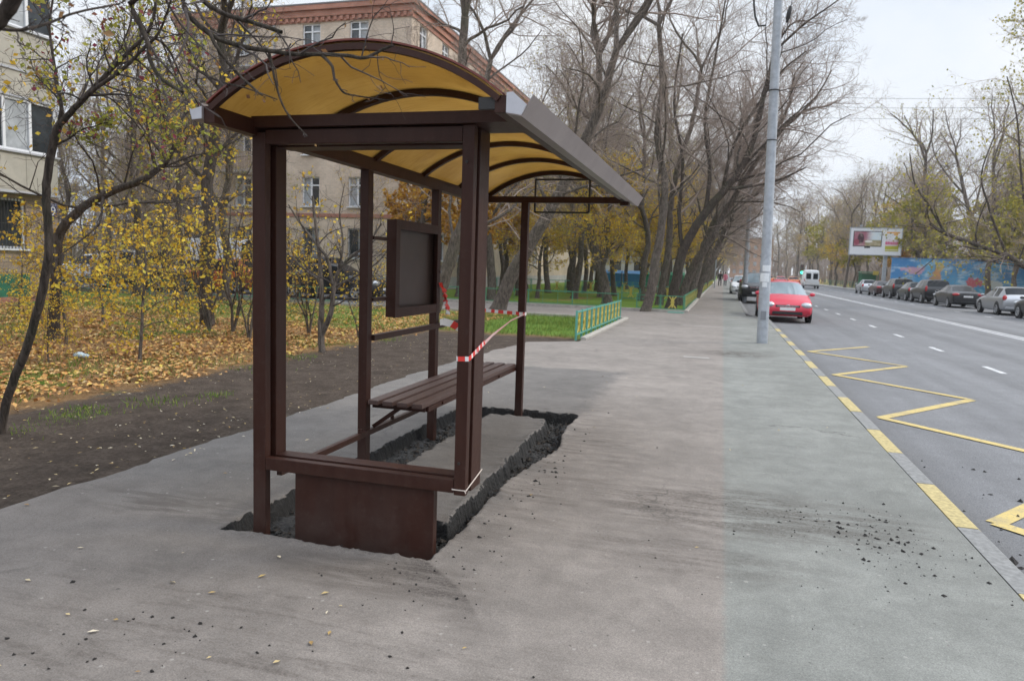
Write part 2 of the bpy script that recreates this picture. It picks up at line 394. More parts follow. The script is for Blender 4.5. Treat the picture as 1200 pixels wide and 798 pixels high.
def brown_paint():
    m, nt, b = nodes('brown_paint'); t = NT(nt); P, X, Y, Z = wcoord(t)
    mp = t.n('ShaderNodeMapping'); t.L.new(P, mp.inputs[0]); mp.inputs['Scale'].default_value = (5, 5, .8)
    n = t.noise(mp.outputs[0], 3, 5, .6); n2 = t.noise(P, 25, 5, .7); n3 = t.noise(P, 3, 5, .6)
    col = t.mix(t.g(n, .3, .7), (.036, .0128, .0086), (.046, .0180, .0125))
    dust = t.m('MULTIPLY', t.g(n2, .5, .72), .22)
    dust = t.m('ADD', dust, t.m('MULTIPLY', t.m('MULTIPLY', t.g(Z, .50, -.05), t.g(n3, .35, .65)), .55))
    col = t.mix(t.m('MULTIPLY', dust, .5), col, (.11, .09, .08))
    t.L.new(col, b.inputs['Base Color']); t.L.new(t.m('MULTIPLY_ADD', n2, .25, .30), b.inputs['Roughness'])
    b.inputs['Specular IOR Level'].default_value = .24; t.bump(n2, .04, .01, b); return m

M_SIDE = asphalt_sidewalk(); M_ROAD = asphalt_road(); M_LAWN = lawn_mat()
M_WHITE_LINE = paint_mark('white_road_paint', (.62, .62, .62)); M_YEL_LINE = paint_mark('yellow_road_paint', (.56, .42, .13))
M_KERB = mat('kerb_granite', (.20, .20, .195), .85, var=.3, scale=25, bump=.2)
M_KERB_Y = mat('kerb_yellow', (.40, .325, .15), .8, var=.35, scale=28, bump=.2)
M_BROWN = brown_paint(); M_AMBER = amber_mat()
M_BROWN_SLAT = mat('brown_slat_paint', (.075, .043, .036), .45, var=.25, scale=30, bump=.08)
M_GUTTER = mat('gutter_steel_primer', (.27, .235, .23), .42, .15, var=.12, scale=4)
M_GUTTER_END = mat('gutter_end_cap', (.50, .50, .54), .5, .2, var=.08, scale=12)
M_DARKMETAL = mat('dark_metal', (.02, .018, .018), .5)
M_BLACK = mat('black_rubber', (.012, .012, .013), .75, var=.2, scale=30)
M_PIT = mat('broken_asphalt', (.016, .015, .0145), .7, var=.55, scale=45, bump=1.0)
M_RUBBLE = mat('asphalt_chunks', (.017, .016, .015), .6, var=.6, scale=60, bump=1.0)
M_CLOD = mat('soil_clods', (.022, .019, .017), .95, var=.4, scale=60, bump=.8)
M_RED_TAPE = mat('tape_red', (.68, .045, .035), .4); M_WHITE_TAPE = mat('tape_white', (.78, .78, .78), .4)
M_STRING = mat('string', (.60, .52, .46), .8)
M_BARK = bark('bark', (.058, .047, .040), (.20, .168, .142))
M_BARK_DARK = bark('bark_dark', (.036, .029, .025), (.120, .097, .082))
M_TWIG = mat('twig_grey', (.30, .238, .20), .9, var=.3, scale=1.5)
M_TWIG_DARK = mat('twig_dark', (.060, .048, .044), .9, var=.3, scale=3)
M_LEAF_YEL = leaf_mat('yellow_leaves', [(0, (.42, .25, .04)), (.35, (.70, .44, .04)), (.7, (.76, .57, .07)), (1, (.50, .45, .08))])
M_LEAF_ORG = leaf_mat('orange_leaves', [(0, (.36, .17, .03)), (.4, (.58, .30, .04)), (.8, (.64, .40, .06)), (1, (.28, .13, .05))])
M_LEAF_GRN = leaf_mat('yellow_green_leaves', [(0, (.19, .20, .04)), (.4, (.40, .36, .06)), (.75, (.54, .44, .07)), (1, (.17, .21, .05))])
M_LEAF_RED = leaf_mat('red_and_green_leaves', [(0, (.26, .05, .09)), (.13, (.24, .08, .07)), (.22, (.20, .20, .04)), (.6, (.34, .36, .07)), (.85, (.46, .42, .08)), (1, (.45, .26, .05))])
M_LEAF_DRY = leaf_mat('dry_brown_leaves', [(0, (.12, .06, .035)), (.5, (.22, .11, .05)), (1, (.34, .22, .10))])
M_FALLEN = leaf_mat('fallen_leaf_colours', [(0, (.15, .07, .03)), (.2, (.34, .16, .05)), (.45, (.50, .25, .075)), (.65, (.48, .28, .10)), (.8, (.52, .34, .15)), (.93, (.54, .40, .08)), (1, (.46, .34, .21))], 0)
M_PALELEAF = leaf_mat('pale_fallen_leaves', [(0, (.26, .15, .06)), (.3, (.42, .31, .12)), (.6, (.50, .42, .28)), (.85, (.58, .52, .42)), (1, (.46, .30, .04))], 0)
M_GRASS = leaf_mat('grass_blades', [(0, (.06, .12, .02)), (.5, (.13, .21, .035)), (1, (.25, .28, .06))], .2)
M_TURQ = mat('turquoise_fence_paint', (.10, .33, .26), .5, var=.15, scale=8)
M_GREENP = mat('green_fence_paint', (.07, .24, .14), .5, var=.15, scale=8)
M_YELP = mat('yellow_fence_paint', (.55, .44, .09), .5, var=.15, scale=8)
M_POLE = mat('galvanised_pole', (.36, .385, .42), .5, .25, var=.22, scale=7, bump=.05)
M_PAPER = mat('paper_notice', (.70, .72, .74), .8, var=.1, scale=30)
M_BEIGE = brick_mat('beige_brick', (.56, .45, .35), (.62, .51, .41), (.46, .40, .34))
M_REDBRICK = brick_mat('red_brick', (.36, .155, .11), (.43, .20, .14), (.36, .25, .20))
M_PINKBRICK = brick_mat('pink_beige_brick', (.40, .31, .235), (.33, .25, .18), (.24, .20, .165), 1.0, .30, .12)
M_PANEL = mat('cream_panel', (.41, .385, .33), .85, var=.12, scale=3, bump=.05)
M_PLASTER = mat('grey_plaster', (.42, .41, .41), .9, var=.12, scale=2)
M_WINWHITE = mat('white_window_frame', (.74, .75, .77), .45)
M_GLASS = mat('window_glass', (.035, .042, .048), .06, spec=.8, var=.5, scale=.9)
M_CURTAIN = mat('net_curtain', (.34, .36, .38), .5, spec=.6, var=.35, scale=2.5)
M_GRILLE = mat('window_bars', (.03, .03, .03), .6)
M_GREENWALL = mat('green_plinth_paint', (.025, .15, .085), .6, var=.15, scale=4)
M_PLATE9 = mat('house_number_blue', (.035, .05, .19), .45); M_NUM = mat('house_number_white', (.8, .8, .82), .5)
M_CONT_B = mat('blue_container', (.045, .22, .46), .5, var=.1, scale=2); M_CONT_G = mat('green_container', (.03, .24, .13), .5, var=.1, scale=2)

def car_mats(name, col, metal=.25):
    return mat('car_paint_' + name, col, .36, metal, coat=.22)
M_CARGLASS = mat('car_glass', (.010, .012, .014), .12, spec=.22)
M_CARGLASS_L = mat('car_glass_sky', (.17, .23, .26), .05, spec=.9, coat=.4)
M_TYRE = mat('tyre', (.014, .014, .015), .85); M_RIM = mat('alloy_rim', (.42, .43, .45), .35, .6)
M_HEAD = mat('headlight_glass', (.50, .53, .56), .12, .2, coat=.8); M_TAIL = mat('tail_light_red', (.42, .02, .025), .25, coat=.3)
M_CHROME = mat('chrome', (.62, .62, .64), .16, 1.0); M_PLATE = mat('number_plate', (.70, .70, .70), .5); M_TRIM = mat('black_trim', (.016, .016, .017), .55)

# ------------------------------------------------------------------ world + sun
w = bpy.data.worlds.new('World'); sc.world = w; w.use_nodes = True
nt = w.node_tree; t = NT(nt); bg = nt.nodes['Background']
SUN_EL, SUN_AZ = R(40), R(62)      # azimuth from +Y towards +X
sky = t.n('ShaderNodeTexSky'); sky.sky_type = 'NISHITA'; sky.sun_disc = False; sky.sun_elevation = SUN_EL; sky.sun_rotation = SUN_AZ
sky.air_density = 1.0; sky.dust_density = 3.0; sky.ozone_density = 1.0
tc = t.n('ShaderNodeTexCoord')
mp = t.n('ShaderNodeMapping'); mp.inputs['Scale'].default_value = (1, 1, 2.6); t.L.new(tc.outputs['Generated'], mp.inputs[0])
cn = t.noise(mp.outputs[0], 1.7, 6, .55, .3)
cloud = t.ramp(cn, [(.25, (6.0, 7.7, 10.5)), (.5, (9.4, 10.1, 11.1)), (.7, (10.9, 11.1, 11.4))])
fac = t.m('MULTIPLY_ADD', t.g(cn, .28, .55), .20, .76)
sx = t.n('ShaderNodeSeparateXYZ'); t.L.new(tc.outputs['Generated'], sx.inputs[0])
elev = t.m('MAXIMUM', sx.outputs[2], 0.0)                      # an overcast sky is brightest overhead
grad = t.m('MULTIPLY_ADD', t.g(elev, .30, .85), 1.25, .86)
gv = t.n('ShaderNodeVectorMath', operation='SCALE'); t.L.new(t.mix(fac, sky.outputs[0], cloud), gv.inputs[0]); t.L.new(grad, gv.inputs['Scale'])
t.L.new(gv.outputs[0], bg.inputs['Color']); bg.inputs['Strength'].default_value = .095
sd = bpy.data.lights.new('sun', 'SUN'); sd.energy = 1.5; sd.angle = R(14); sd.color = (1, .92, .80)
so = bpy.data.objects.new('sun', sd); COL.objects.link(so)
dirv = Vector((math.sin(SUN_AZ) * math.cos(SUN_EL), math.cos(SUN_AZ) * math.cos(SUN_EL), math.sin(SUN_EL)))
so.rotation_euler = dirv.to_track_quat('Z', 'Y').to_euler(); so.location = (10, 10, 30)
sc.view_settings.view_transform = 'Standard'; sc.view_settings.look = 'None'; sc.view_settings.gamma = 1; sc.view_settings.exposure = 0.2
sc.view_settings.use_curve_mapping = False
sc.cycles.max_bounces = 8; sc.cycles.transparent_max_bounces = 8

# ------------------------------------------------------------------ ground, road, pavement
from mathutils import noise as mnoise
def nz(x, y, z=0.0, s=1.0): return mnoise.noise(Vector((x * s, y * s, z)))
def fbm(x, y, s=1.0, o=4): return mnoise.fractal(Vector((x * s, y * s, .37)), 1.0, 2.0, o)
def structure(mb, name, mats): return tag(mb.build(name, mats), kind='structure')

g = MB(); g.quad((-2500, -2500, -.6), (2500, -2500, -.6), (2500, 3500, -.6), (-2500, 3500, -.6))
structure(g, 'ground', mat('far_ground', (.10, .085, .055), .95, var=.3, scale=.05))

def rect(mb, x0, x1, y0, y1, z): mb.quad((x0, y0, z), (x1, y0, z), (x1, y1, z), (x0, y1, z))

# pavement with its excavation
def xl(y):
    if y < 12: b = -4.17 + .03 * math.sin(y * 1.3)
    elif y < 14.9: b = -4.15 + (y - 12) * .09
    else: b = -3.9 + min(1, (y - 14.9) / .8) * .92
    return b + .07 * fbm(0, y, 1.7) + .03 * nz(3, y * 9)
p = MB()
ys = [-4 + i * .1 for i in range(0, 199)] + [15.9]
for a, b in zip(ys, ys[1:]):
    p.quad((xl(a), a, 0), (-3.0, a, 0), (-3.0, b, 0), (xl(b), b, 0))
    p.quad((xl(a), a, -.05), (xl(a), a, 0), (xl(b), b, 0), (xl(b), b, -.05))
PX0, PX1, PY0, PY1 = -3.0, -1.2, 3.3, 8.0
rect(p, -3.0, -1.2, -4, PY0, 0); rect(p, -3.0, -1.2, PY1, 15.9, 0)
rect(p, -2.95, -1.2, 15.9, 29.0, 0); rect(p, -1.2, 1.56, -4, 29.0, 0)
rect(p, -13, -2.95, 23.6, 28.85, 0)
rect(p, -1.2, .95, 29.0, 260, 0)
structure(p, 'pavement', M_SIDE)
d = MB(); rect(d, -90, -13, 23.6, 33, 0); structure(d, 'courtyard_driveway', M_ROAD)

def trench(x, y):
    """depth of the excavation at a point: positive inside the trench"""
    e = .030 * fbm(x, y, 2.6, 5) + .009 * nz(x, y, 2, 19) + .006 * nz(x, y, 8, 47)
    xr = -1.415 + .10 * math.exp(-((y - 6.3) / .55) ** 2) - .03 * math.exp(-((y - 4.9) / .5) ** 2)
    xr = xr - .1 * max(0, 4.1 - y) / .55 * .3
    do = min(x + 2.745, xr - x, y - 3.55, 7.73 - y) + e
    xi = -1.555 - .035 * max(0, y - 4)
    di = min(x + 2.33 + .12 * math.exp(-((y - 4.2) / .3) ** 2) * -1, xi - x, y - 4.12, 7.42 - y) + e * 1.3 + .02 * nz(x, y, 5, 9)
    return min(do, -di)
NX, NY = 105, 270
V = []; T = []
for j in range(NY + 1):
    for i in range(NX + 1):
        x = PX0 + (PX1 - PX0) * i / NX; y = PY0 + (PY1 - PY0) * j / NY
        tr = trench(x, y); border = i in (0, NX) or j in (0, NY)
        if tr > 0 and not border:
            k = min(1, tr / .034); k = k * k * (3 - 2 * k)
            z = -.115 * k + k * (.034 * fbm(x, y, 7, 4) + .012 * nz(x, y, 1, 40))
            z = min(z, -.002)
        else:
            z = 0 if border else max(0, .008 * math.exp(-(tr / .05) ** 2) * (1 + 2 * nz(x, y, 4, 14)))
        V.append((x, y, z)); T.append(tr)
ex = MB(); ex.v = V
for j in range(NY):
    for i in range(NX):
        a = j * (NX + 1) + i; q = [a, a + 1, a + NX + 2, a + NX + 1]
        dark = sum(T[k] for k in q) / 4 > -.004
        ex.f.append(q); ex.m.append(1 if dark else 0); ex.s.append(not dark)
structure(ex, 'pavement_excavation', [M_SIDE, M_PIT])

# loose lumps of asphalt in the trench
def lump(mb, x, y, z, r, rs):
    b = []
    for a in ((1, 0, 0), (-1, 0, 0), (0, 1, 0), (0, -1, 0), (0, 0, 1), (0, 0, -1)):
        k = r * rs.uniform(.55, 1.25); b.append((x + a[0] * k + rs.uniform(-.3, .3) * r, y + a[1] * k + rs.uniform(-.3, .3) * r, z + a[2] * k * .75))
    mb.add(b, [(0, 2, 4), (2, 1, 4), (1, 3, 4), (3, 0, 4), (2, 0, 5), (1, 2, 5), (3, 1, 5), (0, 3, 5)])
rb = MB(); rs = random.Random(3); n = 0
while n < 2900:
    x = rs.uniform(PX0 + .1, PX1 - .1); y = rs.uniform(PY0 + .15, PY1 - .15); tr = trench(x, y)
    if tr < .0: continue
    zz = -.115 + .010
    if tr < .028: continue
    if tr > .10 and rs.random() < .35: continue
    lump(rb, x, y, zz + rs.uniform(-.012, .006), rs.choice([.005, .007, .009, .012, .016, .022, .030]) * rs.uniform(.7, 1.2), rs); rb.m[-8:] = [1 if rs.random() < .4 else 0] * 8; n += 1
tag(rb.build('asphalt_rubble', [M_RUBBLE, mat('soil_lumps', (.045, .036, .029), .95, var=.5, scale=50, bump=.8)]), 'broken black asphalt lumps lying in the dug trench round the shelter', 'rubble', kind='stuff')

# lawn sheets
def lawn(x0, x1, y0, y1, step, amp):
    mb = MB(); nx = max(1, round((x1 - x0) / step)); ny = max(1, round((y1 - y0) / step))
    for j in range(ny + 1):
        for i in range(nx + 1):
            x = x0 + (x1 - x0) * i / nx; y = y0 + (y1 - y0) * j / ny
            e = min(1, max(0, (-4.3 - x) / 1.0)) if x0 < 0 and y < 16 else min(1, abs(x + 2.95) / 2)
            mb.v.append((x, y, -.014 + .006 * nz(x, y, 0, 5) + amp * e * fbm(x, y, .8, 3)))
    for j in range(ny):
        for i in range(nx):
            a = j * (nx + 1) + i; mb.f.append([a, a + 1, a + nx + 2, a + nx + 1]); mb.m.append(0); mb.s.append(True)
    return mb
structure(lawn(-16, -3.6, -2, 14.8, .15, .035), 'soil_lawn', M_LAWN)
structure(lawn(-16, -2.95, 14.8, 23.55, .3, .03), 'lawn', M_LAWN)
l = MB(); rect(l, -200, -16, -40, 23.55, -.012); rect(l, -200, -13, 33.05, 400, -.012); rect(l, -13, -1.25, 29.05, 400, -.012)
structure(l, 'park_lawn', M_LAWN)
l = MB(); rect(l, 18.7, 260, -20, 500, -.012); structure(l, 'verge_lawn', M_LAWN)

# road
r = MB(); rect(r, .9, 16.15, -10, 520, -.12); structure(r, 'road', M_ROAD)
r = MB(); rect(r, 16.3, 18.55, -10, 520, 0); structure(r, 'far_pavement', mat('far_pavement_asphalt', (.24, .235, .225), .9, var=.15, scale=2))
def kerb_block(mb, x0, x1, y0, y1, mi, z0=-.3, z1=.006, side=1, gap=.005):
    y0 += gap; y1 -= gap; c = .025
    pr = [(x0, z0), (x0, z1), (x1 - c, z1), (x1, z1 - c * .8), (x1 + .012, z0)] if side > 0 else [(x0 - .012, z0), (x0, z1 - c * .8), (x0 + c, z1), (x1, z1), (x1, z0)]
    v = [(x, y0, z) for x, z in pr] + [(x, y1, z) for x, z in pr]
    mb.add(v, [(0, 1, 2, 3, 4), (9, 8, 7, 6, 5)] + [(k, k + 5, (k + 1) % 5 + 5, (k + 1) % 5) for k in range(5)], mi)
k = MB(); y = 5.25 - 2.07 * 4; n = 0
while y < 27.4:
    yel = n % 2 == 0 and y < 23
    o = .006 * nz(n * 3.1, .5)
    kerb_block(k, 1.565 + o, 1.715 + o, y, min(y + 1.035, 27.5), 1 if yel else 0, z1=.006 + .006 * nz(n, 7.7)); y += 1.035; n += 1
for a in range(90): kerb_block(k, .955, 1.105, 30.4 + a * 2, 32.4 + a * 2, 0)
pts = [(1.64, 27.5), (1.5, 28.2), (1.25, 29.2), (1.03, 30.4)]
for a, b in zip(pts, pts[1:]): k.bar((a[0], a[1], -.14), (b[0], b[1], -.14), .15, .28)
for a in range(260): kerb_block(k, 16.15, 16.3, -4 + a * 2, -2 + a * 2, 0, side=-1)
# kerbs of the lawns and of the cross path
for a in range(7): kerb_block(k, -2.95, -2.83, 15.95 + a * 1.09, 15.95 + (a + 1) * 1.09, 2, z1=.07)
k.box(-13.2, -1.25, 28.86, 29.03, -.1, .10, 2); k.box(-13.2, -2.95, 23.46, 23.59, -.1, .06, 2)
for a in range(60): kerb_block(k, -1.36, -1.21, 29.05 + a * 2, 31.05 + a * 2, 2, z1=.09)
k.box(-60, -13.2, 23.42, 23.58, -.1, .12, 2); k.box(-60, -13.2, 33.0, 33.15, -.1, .12, 2)
structure(k, 'kerb', [M_KERB, M_KERB_Y, mat('kerb_concrete', (.36, .335, .30), .9, var=.2, scale=6)])
j = MB(); rect(j, -1.1, 1.55, 27.6, 27.78, .004); rect(j, -1.1, 1.55, 22.2, 22.3, .004); rect(j, -.62, -.15, 13.95, 14.12, .004)
structure(j, 'pavement_joint', paint_mark('pale_joint', (.36, .34, .31)))

# markings
def stripe(mb, a, b, wd, mi=0, z=-.116):
    a = Vector((a[0], a[1], z)); b = Vector((b[0], b[1], z)); dd = (b - a).normalized(); s = Vector((-dd.y, dd.x, 0)) * wd / 2
    n = max(1, int((b - a).length / 2))
    for i in range(n):
        p0 = a.lerp(b, i / n); p1 = a.lerp(b, (i + 1) / n)
        mb.quad(p0 + s, p0 - s, p1 - s, p1 + s, mi)
mk = MB()
stripe(mk, (8.86, -5), (8.86, 500), .13); stripe(mk, (9.13, -5), (9.13, 500), .13)
for i in range(-2, 60):
    stripe(mk, (5.22, 4.1 + 4.05 * i - .55), (5.22, 4.1 + 4.05 * i + .55), .12)
for i in range(60): stripe(mk, (12.6, 20 + 5 * i), (12.6, 21.2 + 5 * i), .12)
zz = []
for i in range(-1, 4): zz += [(1.98, 5.83 + 3.96 * i), (3.58, 7.95 + 3.96 * i)]
for a, b in zip(zz, zz[1:]):
    stripe(mk, a, b, .13, 1, -.114 if a[0] < b[0] else -.111)
structure(mk, 'road_markings', [M_WHITE_LINE, M_YEL_LINE])
mh = MB(); mh.cyl((6.9, 13.2, -.13), (6.9, 13.2, -.108), .31, 24); mh.tube([(6.9 + .34 * math.cos(a * .2618), 13.2 + .34 * math.sin(a * .2618), -.118) for a in range(25)], .03, 6)
tag(mh.build('manhole_cover', mat('cast_iron', (.05, .05, .05), .6, .3, var=.3, scale=40, bump=.4)), 'round iron manhole cover set in the grey road', 'manhole cover')

# soil clods spilt on the pavement and road
cl = MB(); rs = random.Random(11)
def clods(cx, cy, sx, sy, n, r0, r1, z=0):
    for _ in range(n):
        lump(cl, rs.gauss(cx, sx), rs.gauss(cy, sy), z + .002, r0 + (r1 - r0) * rs.random() ** 3, rs)
clods(1.05, 4.8, .20, .42, 150, .003, .019); clods(.7, 5.0, .35, .18, 110, .002, .011); clods(2.35, 6.6, .25, .6, 25, .005, .04, -.12)
clods(1.9, 5.0, .1, .5, 16, .01, .05, -.12); clods(-2.2, 2.35, .35, .18, 60, .002, .012); clods(-1.4, 3.35, .25, .2, 80, .002, .012); clods(0, 4, 1.2, 1.2, 130, .002, .009)
clods(-1.25, 5.2, .1, 1.1, 160, .002, .016)
tag(cl.build('soil_crumbs', M_CLOD), 'dark soil crumbs scattered over pavement, kerb and road edge', 'soil crumbs', kind='stuff')
# ------------------------------------------------------------------ bus shelter
sh = empty('bus_shelter', (-1.9, 3.66, 0), 0, 'unfinished brown steel bus shelter with amber arched roof in a dug trench', 'bus shelter')
def part(mb, name, mats, parent=sh):
    o = mb.build(name, mats); o.parent = parent
    off = Vector((0, 0, 0)); q = parent
    while q: off += q.location; q = q.parent
    o.location = -off          # vertices stay in world coordinates
    return o
FY = 3.66
# near end frame: deep twin profiles with a channel between
f = MB(); b_ = .004
f.box(-2.616, -2.532, FY, FY + .052, -.16, 2.30, bev=b_); f.box(-2.616, -2.566, FY + .045, FY + .115, .36, 2.30)
f.box(-2.616, -2.532, FY + .108, FY + .215, .35, 2.30, bev=b_)
part(f, 'rear_end_post', M_BROWN)
f = MB()
f.box(-1.345, -1.279, FY, FY + .045, .34, 2.32, bev=b_); f.box(-1.345, -1.303, FY + .04, FY + .11, .345, 2.31); f.box(-1.345, -1.279, FY + .10, FY + .262, .34, 2.32, bev=b_)
f.box(-1.300, -1.284, FY + .052, FY + .066, .345, 2.31)
o = part(f, 'front_end_post', M_BROWN)
for z in (.52, 2.13):
    bo = MB(); bo.cyl((-1.318, FY - .006, z), (-1.318, FY + .002, z), .008, 10); part(bo, 'bolt', M_DARKMETAL, o)
f = MB()
f.box(-2.530, -1.347, FY - .001, FY + .047, .350, .424, bev=b_); f.box(-2.562, -1.346, FY + .044, FY + .108, .352, .392); f.box(-2.530, -1.347, FY + .106, FY + .210, .350, .418, bev=b_)
f.box(-2.53, -1.347, FY + .078, FY + .084, .39, .408)
part(f, 'lower_crossbar', M_BROWN)
f = MB(); f.box(-2.53, -1.347, FY + .001, FY + .05, 2.235, 2.315, bev=b_); f.box(-2.53, -1.347, FY + .11, FY + .255, 2.235, 2.315, bev=b_); f.box(-2.53, -1.347, FY + .045, FY + .115, 2.27, 2.31)
part(f, 'upper_crossbar', M_BROWN)
f = MB(); f.add([(-2.60, FY - .03, 2.323), (-1.30, FY - .03, 2.323), (-1.05, FY - .03, 2.323), (-1.10, FY - .03, 2.385), (-2.60, FY - .03, 2.385),
                 (-2.60, FY + .28, 2.323), (-1.30, FY + .28, 2.323), (-1.05, FY + .28, 2.323), (-1.10, FY + .28, 2.385), (-2.60, FY + .28, 2.385)],
                [(0, 1, 2, 3, 4), (9, 8, 7, 6, 5), (0, 5, 6, 1), (1, 6, 7, 2), (2, 7, 8, 3), (3, 8, 9, 4), (4, 9, 5, 0)])
part(f, 'roof_tie_beam', M_BROWN)
f = MB(); f.box(-2.35, -1.472, FY + .03, FY + .085, -.17, .348, bev=.003); f.box(-2.32, -1.50, FY + .086, FY + .11, -.17, .30)
part(f, 'base_plate', M_BROWN)
# back row of posts
for (x0, x1, y0, y1, nm) in ((-2.655, -2.585, 5.03, 5.11, 'back_post'), (-2.655, -2.585, 6.43, 6.51, 'back_post'), (-2.655, -2.585, 7.63, 7.71, 'back_post'), (-2.118, -2.040, 7.635, 7.705, 'end_post')):
    f = MB(); f.box(x0, x1, y0, y1, -.16, 2.30, bev=.004); part(f, nm, M_BROWN)
f = MB(); f.box(-2.66, -2.575, FY + .22, 7.715, 2.275, 2.352, bev=.003); part(f, 'back_beam', M_BROWN)
f = MB(); f.box(-2.573, -1.06, 7.63, 7.70, 2.272, 2.338, bev=.003); f.box(-1.06, -.97, 7.60, 7.72, 2.25, 2.29); part(f, 'far_end_beam', M_BROWN)
f = MB(); f.box(-2.60, -2.565, FY + .218, 7.63, .252, .292); 
o = part(f, 'lower_rail', M_BROWN)
for y in (4.93, 5.5, 6.1, 6.35, 7.1):
    f = MB(); f.cyl((-2.582, y, .29), (-2.582, y, .325), .016, 8); part(f, 'bolt', M_BROWN, o)
f = MB(); f.box(-2.60, -2.56, 5.112, 7.63, .985, 1.03); part(f, 'upper_rail', M_BROWN)
for z in (1.775, 1.305):
    f = MB(); f.box(-2.60, -2.575, 5.112, 5.36, z - .014, z + .014); part(f, 'case_rail', M_BROWN)
# bench: four slats on brackets between the back posts and the far end post
bn = empty('bench', (-2.35, 6.4, .45)); bn.parent = sh; bn.location = Vector((-2.35, 6.4, .45)) - sh.location
for i in range(4):
    x0 = -2.570 + i * .122; f = MB(); f.box(x0, x0 + .086, 5.03, 7.625, .498, .535, bev=.006); part(f, 'slat', M_BROWN_SLAT, bn)
for y in (5.16, 6.47, 7.80):
    f = MB(); f.box(-2.585, -2.14, y - .02, y + .02, .455, .497); f.bar((-2.582, y, .30), (-2.36, y, .465), .03, .03); part(f, 'bracket', M_BROWN, bn)
f = MB(); f.box(-2.148, -2.118, 5.16, 7.80, .455, .496)
for y in (5.45, 6.2, 7.0): f.cyl((-2.118, y, .478), (-2.105, y, .478), .012, 8)
part(f, 'front_rail', M_BROWN, bn)
# open notice case on the back wall
case = empty('notice_case', (-2.5, 5.95, 1.5)); case.parent = sh; case.location = Vector((-2.5, 5.95, 1.5)) - sh.location
CX0, CX1, CY0, CY1, CZ0, CZ1 = -2.605, -2.545, 5.40, 6.36, 1.150, 1.935
f = MB(); f.box(CX0, CX0 + .015, CY0 + .02, CY1 - .02, CZ0 + .02, CZ1 - .02); part(f, 'back_panel', mat('case_back_brown', (.055, .036, .030), .38, var=.2, scale=3), case)
f = MB()
f.box(CX0 - .005, CX1, CY0, CY0 + .018, CZ0, CZ1); f.box(CX0 - .005, CX1, CY1 - .018, CY1, CZ0, CZ1)
f.box(CX0 - .005, CX1, CY0 + .018, CY1 - .018, CZ0, CZ0 + .018); f.box(CX0 - .005, CX1, CY0 + .018, CY1 - .018, CZ1 - .018, CZ1)
part(f, 'case_side', M_BROWN, case)
f = MB(); e = .075
f.box(CX1 + .001, CX1 + .022, CY0 - .004, CY0 + e, CZ0 - .004, CZ1 + .004, bev=.003); f.box(CX1 + .001, CX1 + .022, CY1 - e, CY1 + .004, CZ0 - .004, CZ1 + .004, bev=.003)
f.box(CX1 + .002, CX1 + .021, CY0 + e, CY1 - e, CZ0 - .003, CZ0 + e); f.box(CX1 + .002, CX1 + .021, CY0 + e, CY1 - e, CZ1 - e, CZ1 + .003)
part(f, 'case_frame', M_BROWN, case)
f = MB(); f.cyl((CX1 + .02, CY1 - .03, 1.52), (CX1 + .04, CY1 - .03, 1.52), .012, 10); part(f, 'latch', M_CHROME, case)
# arched roof
XL, XR, ZE, ZP = -2.615, -1.03, 2.372, 2.645
Y0, Y1 = 3.30, 7.95
def arch(u, dz=0.0):          # u 0..1 from the rear eave to the street eave, circular arc
    c = (XR - XL) / 2; s = ZP - ZE; Rr = (c * c + s * s) / (2 * s); a0 = math.asin(c / Rr); a = -a0 + 2 * a0 * u
    return Vector(((XL + XR) / 2 + (Rr + dz) * math.sin(a), 0, ZP - Rr + (Rr + dz) * math.cos(a)))
NU = 36
def arch_band(mb, y0, y1, d0, d1, u0=0., u1=1., mi=0):
    V = []
    for i in range(NU + 1):
        u = u0 + (u1 - u0) * i / NU
        for dd, yy in ((d0, y0), (d0, y1), (d1, y1), (d1, y0)):
            q = arch(u, dd); V.append((q.x, yy, q.z))
    F = []
    for i in range(NU):
        for j2 in range(4): F.append((i * 4 + j2, i * 4 + (j2 + 1) % 4, i * 4 + 4 + (j2 + 1) % 4, i * 4 + 4 + j2))
    F += [(3, 2, 1, 0), tuple(NU * 4 + q for q in range(4))]
    mb.add(V, F, mi)
ribs = [Y0 + .93 * i for i in range(6)]
for a, b in zip(ribs, ribs[1:]):
    f = MB(); arch_band(f, a + .004, b - .004, .002, .010); part(f, 'roof_sheet', M_AMBER)
for i, y in enumerate(ribs):
    f = MB()
    if i == 0: arch_band(f, y - .012, y + .02, -.030, 0, mi=0); arch_band(f, y - .016, y + .03, .011, .020, mi=1)
    elif i == 5: arch_band(f, y - .025, y + .02, -.045, 0); arch_band(f, y - .045, y + .022, .011, .020)
    else: arch_band(f, y - .022, y + .022, -.036, 0); arch_band(f, y - .03, y + .03, .011, .017)
    part(f, 'roof_rib', [M_BROWN, mat('rim_red_brown', (.16, .035, .025), .4, var=.2, scale=20)])
f = MB(); f.box(XL - .035, XL + .03, Y0, Y1, 2.285, 2.372, bev=.003); part(f, 'rear_eave_beam', M_BROWN)
f = MB(); f.box(XR - .03, XR + .028, Y0, Y1, 2.300, 2.378, bev=.003); part(f, 'front_eave_beam', M_BROWN)
f = MB(); f.box(XR - .11, XR - .03, Y0 + .002, Y0 + .03, 2.318, 2.372); part(f, 'eave_socket', M_DARKMETAL)
